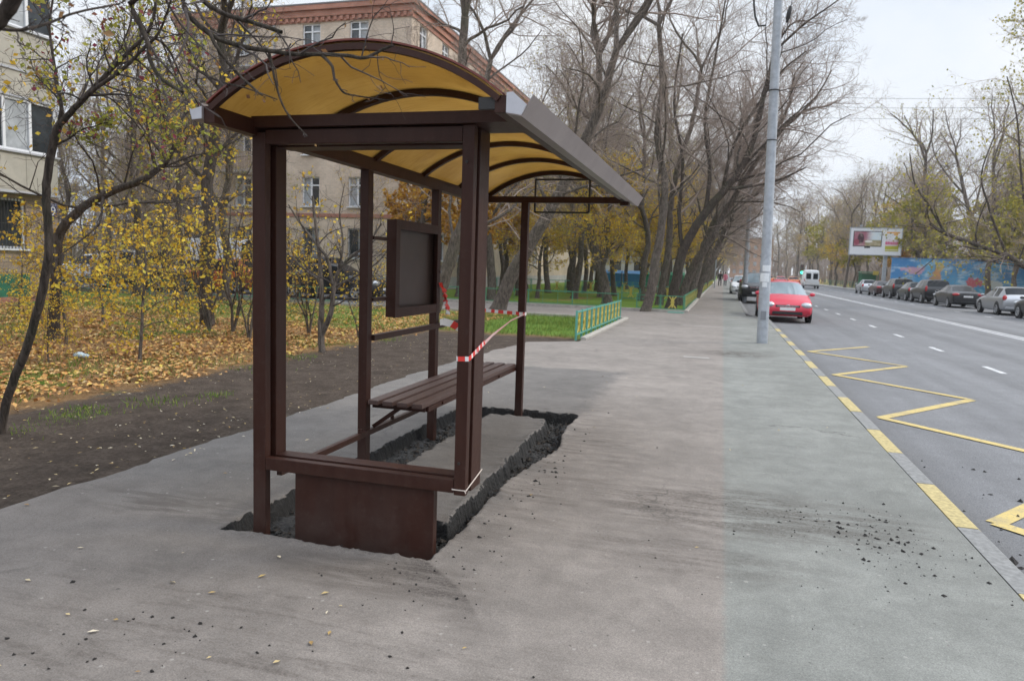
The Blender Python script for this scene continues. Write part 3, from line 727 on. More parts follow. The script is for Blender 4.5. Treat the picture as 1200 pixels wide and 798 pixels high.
# rain gutters: end caps are pale bare sheet
gt = empty('front_gutter', (XR, 5.6, 2.3)); gt.parent = sh; gt.location = Vector((XR, 5.6, 2.3)) - sh.location
GX = XR + .03; ga, gb = Y0 - .012, Y1 + .03
prof = [(GX, 2.388), (GX, 2.292), (GX + .075, 2.278), (GX + .128, 2.372)]
def sheet(mb, prof, ya, yb, th=.004, mi=0):
    for (a, b) in zip(prof, prof[1:]):
        dx, dz = b[0] - a[0], b[1] - a[1]; L = math.hypot(dx, dz); nx, nz_ = -dz / L * th, dx / L * th
        q = [a, b, (b[0] + nx, b[1] + nz_), (a[0] + nx, a[1] + nz_)]
        mb.add([(x, ya, z) for x, z in q] + [(x, yb, z) for x, z in q], [(0, 1, 2, 3), (7, 6, 5, 4), (0, 4, 5, 1), (1, 5, 6, 2), (2, 6, 7, 3), (3, 7, 4, 0)], mi)
f = MB(); sheet(f, prof[:3], ga, gb); part(f, 'gutter_trough', M_GUTTER, gt)
f = MB(); sheet(f, prof[2:], ga + .002, gb + .06); part(f, 'gutter_lip', M_GUTTER, gt)
f = MB(); v = [(GX + .001, 2.386), (GX + .001, 2.296), (GX + .074, 2.284), (GX + .098, 2.330), (GX + .030, 2.388)]
f.add([(x, ga - .004, z) for x, z in v] + [(x, ga, z) for x, z in v], [(0, 1, 2, 3, 4), (9, 8, 7, 6, 5)] + [(i, i + 5, (i + 1) % 5 + 5, (i + 1) % 5) for i in range(5)])
part(f, 'gutter_end', M_GUTTER_END, gt)
for i in range(7):
    y = 3.9 + i * .62; f = MB(); f.bar((GX + .002, y, 2.384), (GX + .125, y, 2.374), .02, .004); part(f, 'gutter_strap', M_GUTTER, gt)
rg = empty('rear_gutter', (XL, 5.6, 2.3)); rg.parent = sh; rg.location = Vector((XL, 5.6, 2.3)) - sh.location
prof2 = [(XL - .036, 2.385), (XL - .036, 2.305), (XL - .10, 2.300), (XL - .118, 2.36)]
f = MB(); sheet(f, prof2, ga, gb, -.004); part(f, 'gutter_trough', M_GUTTER, rg)
f = MB(); v = [(XL - .038, 2.368), (XL - .038, 2.306), (XL - .098, 2.303), (XL - .112, 2.35)]
f.add([(x, ga - .003, z) for x, z in v] + [(x, ga, z) for x, z in v], [(0, 1, 2, 3), (7, 6, 5, 4)] + [(i, i + 4, (i + 1) % 4 + 4, (i + 1) % 4) for i in range(4)])
part(f, 'gutter_end', M_GUTTER_END, rg)
# a few wet leaves lying on the roof
ql = QB(); rsl = np.random.default_rng(4); Cn = []
for i in range(34):
    u = rsl.uniform(.04, .96); q_ = arch(u, .014); Cn.append((q_.x, rsl.uniform(Y0 + .05, Y1 - .05), q_.z))
ql.quads(leaf_quads(np.array(Cn), .06, rsl, flat=2.0, aspect=.5)); tag(ql.build('roof_leaves', M_LEAF_DRY, smooth=False), 'few wet brown leaves lying on the amber roof', 'fallen leaves', kind='stuff')
# thin empty sign frame at the far end
f = MB(); yA = 7.725
a, b, c, d = (-1.99, yA, 2.525), (-1.40, yA, 2.525), (-1.40, yA, 2.18), (-1.99, yA, 2.18)
for p0, p1 in ((a, b), (b, c), (c, d), (d, a)): f.bar(p0, p1, .018, .018)
part(f, 'sign_frame', M_DARKMETAL)

# ------------------------------------------------------------------ barrier tape
def tape(mb, pts, wd, up=(0, 0, 1), step=.085, off=0.0, twist=0.0, thin=.0015):
    pts = [Vector(p) for p in pts]; acc = off; prev = None
    L = [0]
    for a, b in zip(pts, pts[1:]): L.append(L[-1] + (b - a).length)
    tot = L[-1]; n = max(2, int(tot / .02))
    def pos(s):
        for i in range(len(L) - 1):
            if s <= L[i + 1] + 1e-9: return pts[i].lerp(pts[i + 1], (s - L[i]) / max(1e-9, L[i + 1] - L[i])), (pts[i + 1] - pts[i]).normalized()
        return pts[-1], (pts[-1] - pts[-2]).normalized()
    u0 = Vector(up)
    for i in range(n):
        s0, s1 = tot * i / n, tot * (i + 1) / n
        mi = int((s0 + off) / step) % 2
        q = []
        for s in (s0, s1):
            p, dd = pos(s); u = u0.copy(); u.rotate(Matrix.Rotation(twist * s / tot, 3, dd)); u = (u - dd * u.dot(dd)).normalized(); nn = dd.cross(u) * thin
            q.append((p + u * wd / 2, p - u * wd / 2, nn))
        (a, b, n0), (c, d, n1) = q
        mb.add([a, b, d, c, a + n0, b + n0, d + n1, c + n1], [(0, 1, 2, 3), (7, 6, 5, 4), (0, 3, 7, 4), (1, 5, 6, 2)], mi)
def box_loop(x0, x1, y0, y1, z, dz=0.0, g=.004):
    return [(x0 - g, y0 - g, z), (x1 + g, y0 - g, z), (x1 + g, y1 + g, z + dz), (x0 - g, y1 + g, z + dz), (x0 - g, y0 - g, z)]
tp = MB()
tape(tp, [(-1.349, FY + .27, 1.10), (-1.349, FY - .004, 1.092), (-1.275, FY - .004, 1.096), (-1.275, FY + .266, 1.165), (-1.349, FY + .268, 1.12)], .026, step=.031, off=.0)
tape(tp, [(-1.274, FY + .12, 1.125), (-1.30, FY + .27, 1.135), (-1.60, 5.1, 1.088), (-1.95, 6.8, 1.07), (-2.036, 7.63, 1.082)], .026, twist=.7, step=.035)
tape(tp, [(-2.036, 7.631, 1.082), (-2.036, 7.709, 1.08), (-2.122, 7.709, 1.08), (-2.3, 7.70, 1.085), (-2.58, 7.69, 1.10)], .036, step=.048)
tape(tp, [(-2.122, 7.712, 1.08), (-2.122, 7.63, 1.082), (-2.036, 7.63, 1.08)], .036, step=.048)
o = tp.build('barrier_tape', [M_WHITE_TAPE, M_RED_TAPE])
tag(o, 'red and white barrier tape tied round the front shelter post and end post', 'barrier tape')
tp = MB(); tape(tp, [(-2.55, 6.52, 1.045), (-2.50, 6.62, 1.02), (-2.46, 6.74, .97), (-2.43, 6.84, .93)], .07, up=(.3, .3, 1), step=.11, twist=.8, off=.0)
tape(tp, [(-2.556, 6.46, 1.04), (-2.54, 6.50, 1.045), (-2.55, 6.52, 1.045)], .06, step=.2)
tag(tp.build('tape_scrap', [M_WHITE_TAPE, M_RED_TAPE]), 'loose flapping end of red and white tape on the upper rail', 'barrier tape')
tp = MB(); rs = random.Random(5); pp = Vector((-2.515, 6.32, 1.40))
for i in range(7):
    q = pp + Vector((rs.uniform(-.01, .03), rs.uniform(-.02, .035), rs.uniform(-.055, -.015)))
    tape(tp, [pp, pp.lerp(q, .5) + Vector((.012, rs.uniform(-.02, .02), .01)), q], .045, up=(rs.uniform(-.5, .5), 1, rs.uniform(-.5, .5)), step=.06, off=rs.choice([.06, .06, .1]), twist=1.5); pp = q
tag(tp.build('tape_knot', [M_WHITE_TAPE, M_RED_TAPE]), 'crumpled red knot of barrier tape hanging on the notice case edge', 'barrier tape')
st = MB(); st.tube(box_loop(-1.347, -1.277, FY, FY + .262, .372, .05, .005), .0035, 6); st.tube([(-1.28, FY - .005, .372), (-1.27, FY - .01, .36)], .003, 5)
tag(st.build('string', M_STRING), 'thin pale string looped round the foot of the front post', 'string')
# ------------------------------------------------------------------ low painted park fences
def sunburst(mb, c, ax, hw, hh, mi):
    """yellow X-shaped flower ornament inside one panel; ax = direction along the fence"""
    ax = Vector(ax)
    c = Vector(c)
    for sx, sz in ((1, 1), (1, -1), (-1, 1), (-1, -1)):
        e = c + ax * hw * sx + Vector((0, 0, hh * sz)); m_ = c + ax * hw * .30 * sx + Vector((0, 0, hh * .5 * sz))
        mb.bar(c, m_, .014, .055, mi); mb.bar(m_, e, .013, .040, mi)
    k = [c + ax * hw * .42 * math.cos(a) + Vector((0, 0, hh * .30 * math.sin(a))) for a in [i * math.pi / 4 for i in range(9)]]
    mb.tube(k, .016, 5, mi); mb.bar(c - Vector((0, 0, hh * .9)), c + Vector((0, 0, hh * .9)), .012, .05, mi)
def fence(name, a, b, h, panel, mats, label, z0=.10, detail=True, group=None):
    a = Vector((a[0], a[1], 0)); b = Vector((b[0], b[1], 0)); L = (b - a).length; d = (b - a) / L; n = max(1, round(L / panel))
    root = empty(name, a, 0, label, 'fence', group)
    def copies(nm, mb, m_, spots):          # one mesh per kind of part, every instance an object of its own
        me = None
        for q in spots:
            if me is None: o = mb.build(nm, m_, root); me = o.data
            else: o = bpy.data.objects.new(nm, me); COL.objects.link(o); o.parent = root
            o.location = q
    pm = MB(); pm.bar((0, 0, -.15), (0, 0, h + .02), .042, .042); copies('post', pm, mats[0], [d * (L * i / n) for i in range(n + 1)])
    for z in (z0, h - .02):
        rm = MB(); rm.bar((0, 0, z), (b - a) + Vector((0, 0, z)), .03, .032); rm.build('rail', mats[0], root)
    om = MB(); sunburst(om, (0, 0, (z0 + h) / 2), d, min(.15, L / n * .30), (h - z0) / 2 * .92, 0)
    if detail: copies('ornament', om, mats[1], [d * (L * (i + .5) / n) for i in range(n)])
    bm_ = MB(); bm_.bar((0, 0, z0), (0, 0, h - .02), .014, .014)
    us = (.06, .94) if detail else (.33, .67)
    copies('bar', bm_, mats[0], [d * (L * (i + u) / n) for i in range(n) for u in us][:100])
    return root
fence('park_fence', (-3.06, 15.95), (-3.02, 22.9), .635, .62, (M_TURQ, M_YELP), 'short turquoise fence with yellow ornaments beside the pavement', .12)
fence('park_fence', (-1.36, 29.1), (-3.2, 29.12), .64, .92, (M_GREENP, M_YELP), 'short green fence panel at the corner of path and pavement', .12)
fence('park_fence', (-3.95, 29.12), (-13.2, 29.2), .64, 2.0, (M_GREENP, M_YELP), 'thin green fence running along the far side of the cross path', .12, False)
fence('park_fence', (-1.40, 29.6), (-1.22, 100), .66, 1.1, (M_GREENP, M_YELP), 'long green fence with yellow ornaments running away along the pavement', .12)
fence('park_fence', (-4.5, 47.5), (-13.5, 43.5), .80, 1.1, (M_TURQ, M_YELP), 'far turquoise fence with yellow ornaments across the park lawn', .12)
fence('park_fence', (-5.0, 38.2), (-2.2, 38.4), .8, 1.0, (M_TURQ, M_YELP), 'small turquoise fence section between the leaning roadside trees', .12)
fence('park_fence', (-13.3, 23.2), (-27, 23.1), .62, 2.0, (M_GREENP, M_GREENP), 'low plain green rail fence beside the parked courtyard cars', .14, False)
fence('park_fence', (18.8, 84), (18.6, 150), .9, 2.2, (M_GREENP, M_GREENP), 'green rail fence behind the parked cars on the far verge', .12, False)
fp = MB(); fp.box(-1.95, -1.36, 28.55, 28.85, .0, .03, bev=.006); tag(fp.build('painted_slab', M_TURQ), 'turquoise painted concrete slab at the foot of the fence corner', 'slab')
# ------------------------------------------------------------------ trees
def norm(v): return v / (np.linalg.norm(v) + 1e-9)
class Tree:
    """grows one tree: trunk (thick limbs), crown (twigs) and leaf centres, in local coordinates"""
    def __init__(s, seed, levels=4, counts=(9, 7, 6, 5), up=.045, gnarl=.20, split=2, leaf_n=0, leaf_lv=3, sides=(9, 6, 4, 3, 3), ratio=(.50, .55, .55, .55), minr=.0035, ang=(.5, 1.05), rr0=(.24, .44)):
        s.rs = np.random.default_rng(seed); s.T = QB(); s.C = QB(); s.leaf = []
        s.levels = levels; s.counts = counts; s.up = up; s.gnarl = gnarl; s.split = split; s.leaf_n = leaf_n; s.leaf_lv = leaf_lv
        s.sides = sides; s.ratio = ratio; s.minr = minr; s.ang = ang; s.rr0 = rr0
    def path(s, P, rad, lv, L=None, tmin=.28):
        P = np.asarray(P, float); rad = np.asarray(rad, float)
        (s.T if lv < s.split else s.C).tube(P, rad, s.sides[min(lv, len(s.sides) - 1)])
        if L is None: L = np.linalg.norm(np.diff(P, axis=0), axis=1).sum()
        if lv >= s.leaf_lv and s.leaf_n:
            k = s.rs.poisson(s.leaf_n)
            for _ in range(k):
                u = s.rs.uniform(.2, 1) * (len(P) - 1); i = min(int(u), len(P) - 2)
                s.leaf.append(P[i] + (P[i + 1] - P[i]) * (u - i) + s.rs.normal(size=3) * .03)
        if lv >= s.levels: return
        n = s.counts[min(lv, len(s.counts) - 1)]; n = max(1, int(round(n * s.rs.uniform(.75, 1.25))))
        roll = s.rs.uniform(0, 6.28)
        for c in range(n):
            tt = tmin + (1 - tmin) * ((c + s.rs.uniform(.1, .9)) / n); u = tt * (len(P) - 1); i = min(int(u), len(P) - 2); fr = u - i
            p = P[i] * (1 - fr) + P[i + 1] * fr; r = rad[i] * (1 - fr) + rad[i + 1] * fr; d = norm(P[i + 1] - P[i])
            roll += 2.4 + s.rs.uniform(-.5, .5)
            a = np.cross(d, [0.3, .2, 1.]); a = norm(a); b = np.cross(d, a); side = a * math.cos(roll) + b * math.sin(roll)
            an = s.rs.uniform(*s.ang); dd = norm(d * math.cos(an) + side * math.sin(an))
            l = L * s.ratio[min(lv, len(s.ratio) - 1)] * (1.15 - .55 * tt) * s.rs.uniform(.7, 1.2)
            s.branch(p, dd, l, max(s.minr, min(r * .8, r * s.rs.uniform(*(s.rr0 if lv == 0 else (.38, .6))))), lv + 1)
        # the leader carries on as a finer branch
    def branch(s, p, d, L, r, lv):
        n = max(3, (8, 7, 5, 4, 3)[min(lv, 4)]); P = [p]; st = L / n
        for i in range(n):
            d = norm(d + s.rs.normal(size=3) * s.gnarl * (1.1 if lv > 1 else 1) + np.array([0, 0, s.up]))
            P.append(P[-1] + d * st)
        rad = np.maximum(np.linspace(r, r * .35, n + 1), s.minr * .7)
        s.path(np.array(P), rad, lv, L, .22)
    def make(s, name, label, cat, loc, m_bark, m_twig, m_leaf=None, leaf_size=.08, group=None, rz=0, scale=1.0):
        root = empty(name, loc, rz, label, cat, group); root.scale = (scale,) * 3
        s.T.build('trunk', m_bark, root)
        c = s.C.build('crown', m_twig, root)
        if m_leaf and s.leaf:
            q = QB(); q.quads(leaf_quads(np.array(s.leaf), leaf_size, s.rs)); q.build('leaves', m_leaf, c, smooth=False)
        return root
def grow_trunk(P, r0, r1, flare=1.35):
    """smooth a polyline through the given points and taper it"""
    P = np.asarray(P, float); n = 5; out = []
    for i in range(len(P) - 1):
        p0 = P[max(0, i - 1)]; p1 = P[i]; p2 = P[i + 1]; p3 = P[min(len(P) - 1, i + 2)]
        for k in range(n):
            t_ = k / n; out.append(.5 * (2 * p1 + (p2 - p0) * t_ + (2 * p0 - 5 * p1 + 4 * p2 - p3) * t_ ** 2 + (3 * p1 - p0 - 3 * p2 + p3) * t_ ** 3))
    out.append(P[-1]); out = np.array(out); m = len(out)
    rad = np.linspace(r0, r1, m); rad[0] *= flare; rad[1] *= 1 + (flare - 1) * .3
    out[1:-1] += np.random.default_rng(m).normal(size=(m - 2, 3)) * r0 * .06
    return out, rad
def copy_tree(src, name, loc, rz, scale, label, group):
    r_ = src.copy(); COL.objects.link(r_); r_.location = loc; r_.rotation_euler = (0, 0, rz); r_.scale = (scale,) * 3
    r_['label'] = label
    if group: r_['group'] = group
    for ch in list(src.children):
        c = ch.copy(); COL.objects.link(c); c.parent = r_
        for gc in ch.children:
            d_ = gc.copy(); COL.objects.link(d_); d_.parent = c
    return r_
def px_path(pts, Y):       # (px, py, dY) -> absolute points, first one on the ground
    return [np.array(at(u, v, Y + dy)) for u, v, dy in pts]
def tree_from_px(seed, base, pts, r0, r1, name, label, cat, limbs=(), group=None, mats=(None, None, None), leaf_size=.08, cont=None, **kw):
    b = np.array(gnd(*base)); Y = b[1]
    P = [b - [0, 0, .1]] + px_path(pts, Y); tr, rad = grow_trunk([p - b for p in P], r0, r1)
    T_ = Tree(seed, **kw); T_.path(tr, rad, 0, tmin=kw.pop('tm', .4) if 'tm' in kw else .4)
    for lp, a, c in limbs:
        q, rr = grow_trunk([p - b for p in px_path(lp, Y)], a, c, 1.0); T_.path(q, rr, 1, tmin=.15)
    if cont:                                            # continue the leader upward past the frame
        d = norm(tr[-1] - tr[-3])
        for k in range(cont[0]): T_.branch(tr[-1], norm(d + T_.rs.normal(size=3) * .35), cont[1] * T_.rs.uniform(.8, 1.2), r1 * .8, 1)
    return T_.make(name, label, cat, b, mats[0] or M_BARK, mats[1] or M_TWIG, mats[2], leaf_size, group)

GREY = (M_BARK, M_TWIG, None)
big = dict(levels=4, counts=(11, 9, 8, 6), ang=(.45, 1.2))
# --- the row of leaning trees between park and pavement, one by one
tree_from_px(21, (583, 363), [(600, 322, 0), (626, 278, 0), (655, 228, 0), (682, 172, 0), (705, 118, 0), (722, 60, 0)], .27, .12, 'leaning_tree', 'thick grey trunk leaning right behind the end post of the shelter', 'tree', mats=GREY, cont=(3, 5), levels=4, counts=(9, 9, 8, 6), ang=(.4, 1.0))
tree_from_px(22, (576, 352), [(576, 320, 0), (572, 280, 0), (566, 240, 0), (572, 190, 0), (566, 130, 0), (575, 70, 0)], .22, .11, 'bare_tree', 'slim bare trunk just left of the thick leaning trunk', 'tree', mats=GREY, cont=(3, 4), **big)
tree_from_px(23, (505, 368), [(514, 345, 0), (524, 315, 0), (534, 285, 0), (546, 250, 0), (552, 190, 0), (540, 110, 0), (545, 20, 0)], .24, .12, 'bare_tree', 'dark leaning trunk seen just left of the front shelter post', 'tree', mats=GREY, cont=(3, 4), **big)
tree_from_px(24, (713, 356), [(709, 338, 0), (702, 310, 0), (692, 275, 0), (688, 240, 0), (690, 205, 0), (692, 160, 0), (701, 110, 0), (702, 62, 0)], .24, .15, 'bare_tree', 'grey forked trunk curving left behind the turquoise fence', 'tree',
             limbs=[([(702, 64, 0), (694, 40, 0), (697, 10, 0), (688, -40, 0), (680, -90, 0)], .11, .05), ([(702, 64, 0), (712, 45, 0), (722, 12, 0), (733, -40, 0), (745, -90, 0)], .11, .05)], mats=GREY, cont=(2, 3), levels=4, counts=(8, 10, 8, 6), ang=(.4, 1.0))
tree_from_px(25, (756, 365), [(764, 335, 0), (769, 300, 0), (776, 262, 0), (779, 215, 0), (770, 160, 0), (776, 100, 0), (772, 30, 0)], .20, .09, 'bare_tree', 'thick flared trunk at the left edge of the corner fence panel', 'tree', mats=GREY, cont=(3, 5), **big)
tree_from_px(26, (786, 361), [(792, 330, 0), (800, 295, 0), (822, 256, 0), (846, 226, 0), (868, 198, 0), (884, 160, 0), (896, 110, 0), (908, 60, 0)], .24, .08, 'leaning_tree', 'thick dark tree leaning over the pavement toward the lamp pole', 'tree',
             limbs=[([(850, 222, 0), (880, 218, 0), (915, 210, 1), (945, 196, 1)], .09, .03), ([(826, 250, 0), (832, 200, 0), (826, 140, 0), (838, 70, 0), (850, 0, 0)], .11, .035), ([(846, 226, 0), (860, 170, 0), (890, 120, 0), (915, 85, 0), (945, 60, 0)], .09, .03),
                    ([(800, 300, 0), (796, 250, 0), (800, 190, 0), (790, 120, 0), (800, 40, 0)], .11, .04), ([(868, 198, 0), (900, 165, 0), (925, 140, 0), (952, 118, 0)], .07, .02)], mats=(M_BARK_DARK, M_TWIG, None), cont=(2, 2.5), levels=4, counts=(9, 11, 8, 6), ang=(.45, 1.15))
tree_from_px(27, (772, 357), [(778, 325, 0), (784, 285, 0), (786, 240, 0), (796, 190, 0), (812, 140, 0), (822, 80, 0)], .19, .08, 'bare_tree', 'slimmer bare trunk between two thick trunks behind the corner fence', 'tree', mats=GREY, cont=(3, 4), **big)
row = 'leaning bare trees in the row along the pavement'
tree_from_px(28, (814, 351), [(824, 325, 0), (838, 295, 0), (855, 258, 0), (866, 225, 0), (870, 190, 0)], .24, .09, 'leaning_tree', 'second leaning trunk, just beyond the thick dark one, by the pavement fence', 'tree', mats=GREY, cont=(4, 4), group=row, **big)
tmpl = []
def lean_template(seed, lx, H, leaf=0, m_leaf=None, lab=''):
    rs_ = np.random.default_rng(seed); P = [np.array([0, 0, -.1])]
    for i in range(1, 6):
        u = i / 5; P.append(np.array([lx * u ** 1.25 * H * .45 + rs_.normal() * .12, rs_.normal() * .25, H * .55 * u]))
    tr, rad = grow_trunk(P, .23, .09); T_ = Tree(seed, levels=4, minr=.005, counts=(10, 9, 8, 6), leaf_n=leaf, ang=(.4, 1.0)); T_.path(tr, rad, 0, tmin=.42)
    d = norm(tr[-1] - tr[-3])
    for k in range(3): T_.branch(tr[-1], norm(d + T_.rs.normal(size=3) * .4 + [0, 0, .3]), H * .33, .09, 1)
    return T_, m_leaf
def place(T_, m_leaf, name, label, loc, group, rz=0, scale=1.0, bark_=M_BARK, twig_=M_TWIG, ls=.10):
    return T_.make(name, label, 'tree', loc, bark_, twig_, m_leaf, ls, group, rz, scale)
LA, _ = lean_template(31, .55, 13); LB, _ = lean_template(32, .36, 14)
src_a = place(LA, None, 'leaning_tree', 'leaning bare tree in the roadside row beyond the lamp pole', (-1.9, 35.5, 0), row)
src_b = place(LB, None, 'leaning_tree', 'leaning bare tree in the roadside row beyond the lamp pole', (-1.7, 41, 0), row, .3)
for i, (x, y) in enumerate([(-2.3, 46), (-1.7, 52), (-1.9, 59), (-1.6, 67), (-1.8, 77), (-1.6, 90), (-1.7, 105), (-1.8, 125), (-1.6, 150)]):
    copy_tree((src_a, src_b)[i % 2], 'leaning_tree', (x, y, 0), rnd.uniform(-.5, .5), rnd.uniform(.85, 1.1), 'leaning bare tree in the roadside row beyond the lamp pole', row)
# --- templates for the park
def upright(seed, H, leaf=0, r0=.19, **kw):
    rs_ = np.random.default_rng(seed); P = [np.array([0, 0, -.1])]; x = y = 0
    for i in range(1, 6):
        x += rs_.normal() * .22; y += rs_.normal() * .22; P.append(np.array([x, y, H * .6 * i / 5]))
    tr, rad = grow_trunk(P, r0, r0 * .45)
    k_ = dict(levels=4, counts=(11, 9, 8, 6), leaf_n=leaf, ang=(.45, 1.15), minr=.0055); k_.update(kw)
    T_ = Tree(seed, **k_); T_.path(tr, rad, 0, tmin=.38); d = norm(tr[-1] - tr[-3])
    for k in range(3): T_.branch(tr[-1], norm(d + T_.rs.normal(size=3) * .35), H * .36, r0 * .4, 1)
    return T_
pk = 'bare trees standing in the park behind the cross path'
U = [place(upright(41, 15, leaf=.22), M_LEAF_GRN, 'bare_tree', 'tall bare park tree behind the cross path fence', (-10.4, 44.5, 0), pk), place(upright(42, 16, r0=.22, leaf=.2), M_LEAF_GRN, 'bare_tree', 'tall bare park tree behind the cross path fence', (-9.2, 45.7, 0), pk),
     place(upright(43, 13, r0=.16, leaf=.3), M_LEAF_YEL, 'bare_tree', 'tall bare park tree behind the cross path fence', (-8.6, 47, 0), pk)]
for i, (x, y) in enumerate([(-7.4, 37.5), (-8.6, 52), (-12.5, 41), (-6.2, 44), (-4.6, 52), (-7.5, 60), (-11, 66), (-4.2, 64), (-6, 76), (-9, 90), (-4, 100), (-13.3, 50), (-3.4, 58), (-3.6, 84), (-12.8, 74), (-10, 57), (-4, 38.5)]):
    copy_tree(U[i % 3], 'bare_tree', (x, y, 0), rnd.uniform(0, 6.28), rnd.uniform(.8, 1.15), 'tall bare park tree behind the cross path fence', pk)
yk = 'trees with yellow leaves deep in the park'
YT = place(upright(51, 10, leaf=1.0, levels=4, counts=(11, 9, 7, 5)), M_LEAF_YEL, 'autumn_tree', 'park tree with thinning yellow leaves behind the bare trunks', (-8, 50, 0), yk, ls=.14)
OT = place(upright(52, 9, leaf=2.4, levels=4, counts=(9, 6, 5, 4)), M_LEAF_ORG, 'autumn_tree', 'orange leaved tree seen beside the notice case', (-13.2, 31, 0), None, ls=.18)
GT = place(upright(53, 9, leaf=3.4, levels=4, counts=(9, 6, 5, 4)), M_LEAF_GRN, 'autumn_tree', 'yellow-green leafy tree low behind the far turquoise fence', (-11.5, 56, 0), None, ls=.22)
for i, (x, y, s_) in enumerate([(-5.2, 57, .9), (-12, 62, 1.0), (-6.5, 85, 1.1), (-3.5, 75, 1.0), (-2.6, 95, 1.2), (-2.8, 118, 1.3), (-3.0, 140, 1.4), (-4, 170, 1.5), (-10.5, 38, .75), (-5.2, 33.5, .7), (-6.6, 41, .85), (-3.4, 47, .85), (-9, 36, .6), (-2.9, 62, .9), (-12.8, 46, .9), (-4.2, 42, .7), (-2.7, 82, 1.1), (-1.2, 205, 1.5), (.2, 240, 1.6), (-3, 225, 1.6), (-7.2, 66, 1)]):
    copy_tree(YT, 'autumn_tree', (x, y, 0), rnd.uniform(0, 6), s_, 'park tree with thinning yellow leaves behind the bare trunks', yk)
for x, y, s_ in [(-14.8, 34.0, .85), (-12.4, 33.6, .7), (-10.6, 31.2, .75), (-11.6, 39, .9)]:
    copy_tree(OT, 'autumn_tree', (x, y, 0), rnd.uniform(0, 6), s_, 'orange leaved tree between the apartment block and the bare trunks', 'orange leaved trees by the apartment block')
# --- left courtyard
tree_from_px(61, (244, 381), [(241, 340, 0), (246, 270, 0), (243, 220, 0), (249, 175, 0), (257, 130, 0), (262, 90, 0), (258, 40, 0)], .165, .09, 'bare_tree', 'dark straight trunk rising in front of the beige block, left of the shelter', 'tree', mats=(M_BARK_DARK, M_TWIG_DARK, M_LEAF_YEL), leaf_size=.10, cont=(3, 3), levels=4, counts=(10, 7, 6, 4), leaf_n=.25, ang=(.6, 1.2))
tree_from_px(62, (62, 398), [(66, 330, 0), (70, 275, 0), (95, 245, 0), (128, 226, 0), (165, 212, 0), (192, 193, 0), (205, 170, 0)], .10, .035, 'leaning_tree', 'dark trunk leaning far to the right beyond the numbered house corner', 'tree', mats=(M_BARK_DARK, M_TWIG_DARK, M_LEAF_YEL), leaf_size=.09, levels=4, counts=(12, 7, 7, 5), leaf_n=.2, ang=(.5, 1.2))
YL = Tree(63, levels=4, counts=(12, 9, 7, 5), leaf_n=.24, ang=(.4, 1.0)); tr, rad = grow_trunk([(0, 0, -.1), (.1, 0, 1.5), (-.1, .1, 3), (.1, 0, 5), (0, .1, 7)], .13, .04); YL.path(tr, rad, 0, tmin=.22)
src_y = place(YL, M_LEAF_YEL, 'autumn_tree', 'tall thinly leaved yellow tree behind the saplings, right of the numbered house', (-18.2, 21.3, 0), None, ls=.07)
copy_tree(src_y, 'autumn_tree', (-22.5, 25.5, 0), 2.1, 1.15, 'yellow tree standing behind the house corner and the leaning trunk', None)
copy_tree(src_y, 'autumn_tree', (-24.5, 30.5, 0), 4.0, 1.2, 'tall pale yellow tree near the left end of the beige block', None)
copy_tree(src_y, 'autumn_tree', (-28, 33.5, 0), 5.0, 1.35, 'yellow tree at the far left end of the beige block', None)
copy_tree(src_y, 'autumn_tree', (-17.3, 33.8, 0), 1.0, .75, 'small yellow tree against the front of the beige block', None)
# --- saplings and bushes on the leafy lawn
def sapling(seed, H, leaf, n=1, r=.035, cnt=(12, 6, 4), spread=.25, **kw):
    k_ = dict(levels=3, counts=cnt, leaf_n=leaf, leaf_lv=2, split=1, sides=(7, 4, 3, 3), gnarl=.2, up=.04, ang=(.6, 1.25), ratio=(.42, .5, .5), minr=.0025); k_.update(kw)
    T_ = Tree(seed, **k_); rs_ = np.random.default_rng(seed)
    for i in range(n):
        a = rs_.uniform(0, 6.28); s_ = spread * (1 if n > 1 else .35)
        P = [np.array([0, 0, -.05])] + [np.array([math.cos(a) * s_ * H * u ** 1.1 + rs_.normal() * .05 * H * .4, math.sin(a) * s_ * H * u + rs_.normal() * .05 * H * .4, H * u]) for u in (.2, .42, .68, 1)]
        tr, rad = grow_trunk(P, r * rs_.uniform(.7, 1), r * .25); T_.path(tr, rad, 0, tmin=.25)
    return T_
def bush(T_, m_leaf, name, label, cat, loc, ls=.07, rz=0, sc_=1, twig=M_TWIG_DARK, group=None):
    return T_.make(name, label, cat, loc, M_BARK, twig, m_leaf, ls, group, rz, sc_)
MS = sapling(71, 2.15, 1.7, 1, .04, (15, 8, 6), ang=(1.0, 1.5), up=.0, ratio=(.62, .5, .5))
m1 = bush(MS, M_LEAF_YEL, 'sapling', 'yellow maple sapling with flat leaf layers, standing alone left of the shelter', 'sapling', gnd(163, 424), .062)
m2 = copy_tree(m1, 'sapling', gnd(78, 402), 2, 1.05, 'yellow maple sapling behind the curved foreground trunk', None)
copy_tree(m1, 'sapling', gnd(57, 424), 4.2, .45, 'small yellow sapling at the foot of the curved foreground trunk', None)
copy_tree(m1, 'sapling', gnd(120, 378), 1.1, 1.0, 'broad yellow sapling in front of the pale parked car', None)
copy_tree(m1, 'sapling', gnd(208, 366), 3.2, 1.0, 'thin yellow sapling in front of the dark parked estate car', None)
copy_tree(m1, 'sapling', gnd(22, 372), 5.2, .8, 'yellow sapling in front of the green house plinth', None)
copy_tree(m1, 'sapling', gnd(182, 358), .4, 1.1, 'yellow sapling far back between two parked cars', None)
BS = sapling(72, 2.6, .45, 5, .03, (9, 5, 4), .28)
b1 = bush(BS, M_LEAF_YEL, 'bush', 'bare many-stemmed bush left of the rear shelter post', 'bush', gnd(272, 391), .075)
copy_tree(b1, 'bush', gnd(292, 399), 1.9, .8, 'bare bush partly hidden behind the rear shelter post', None)
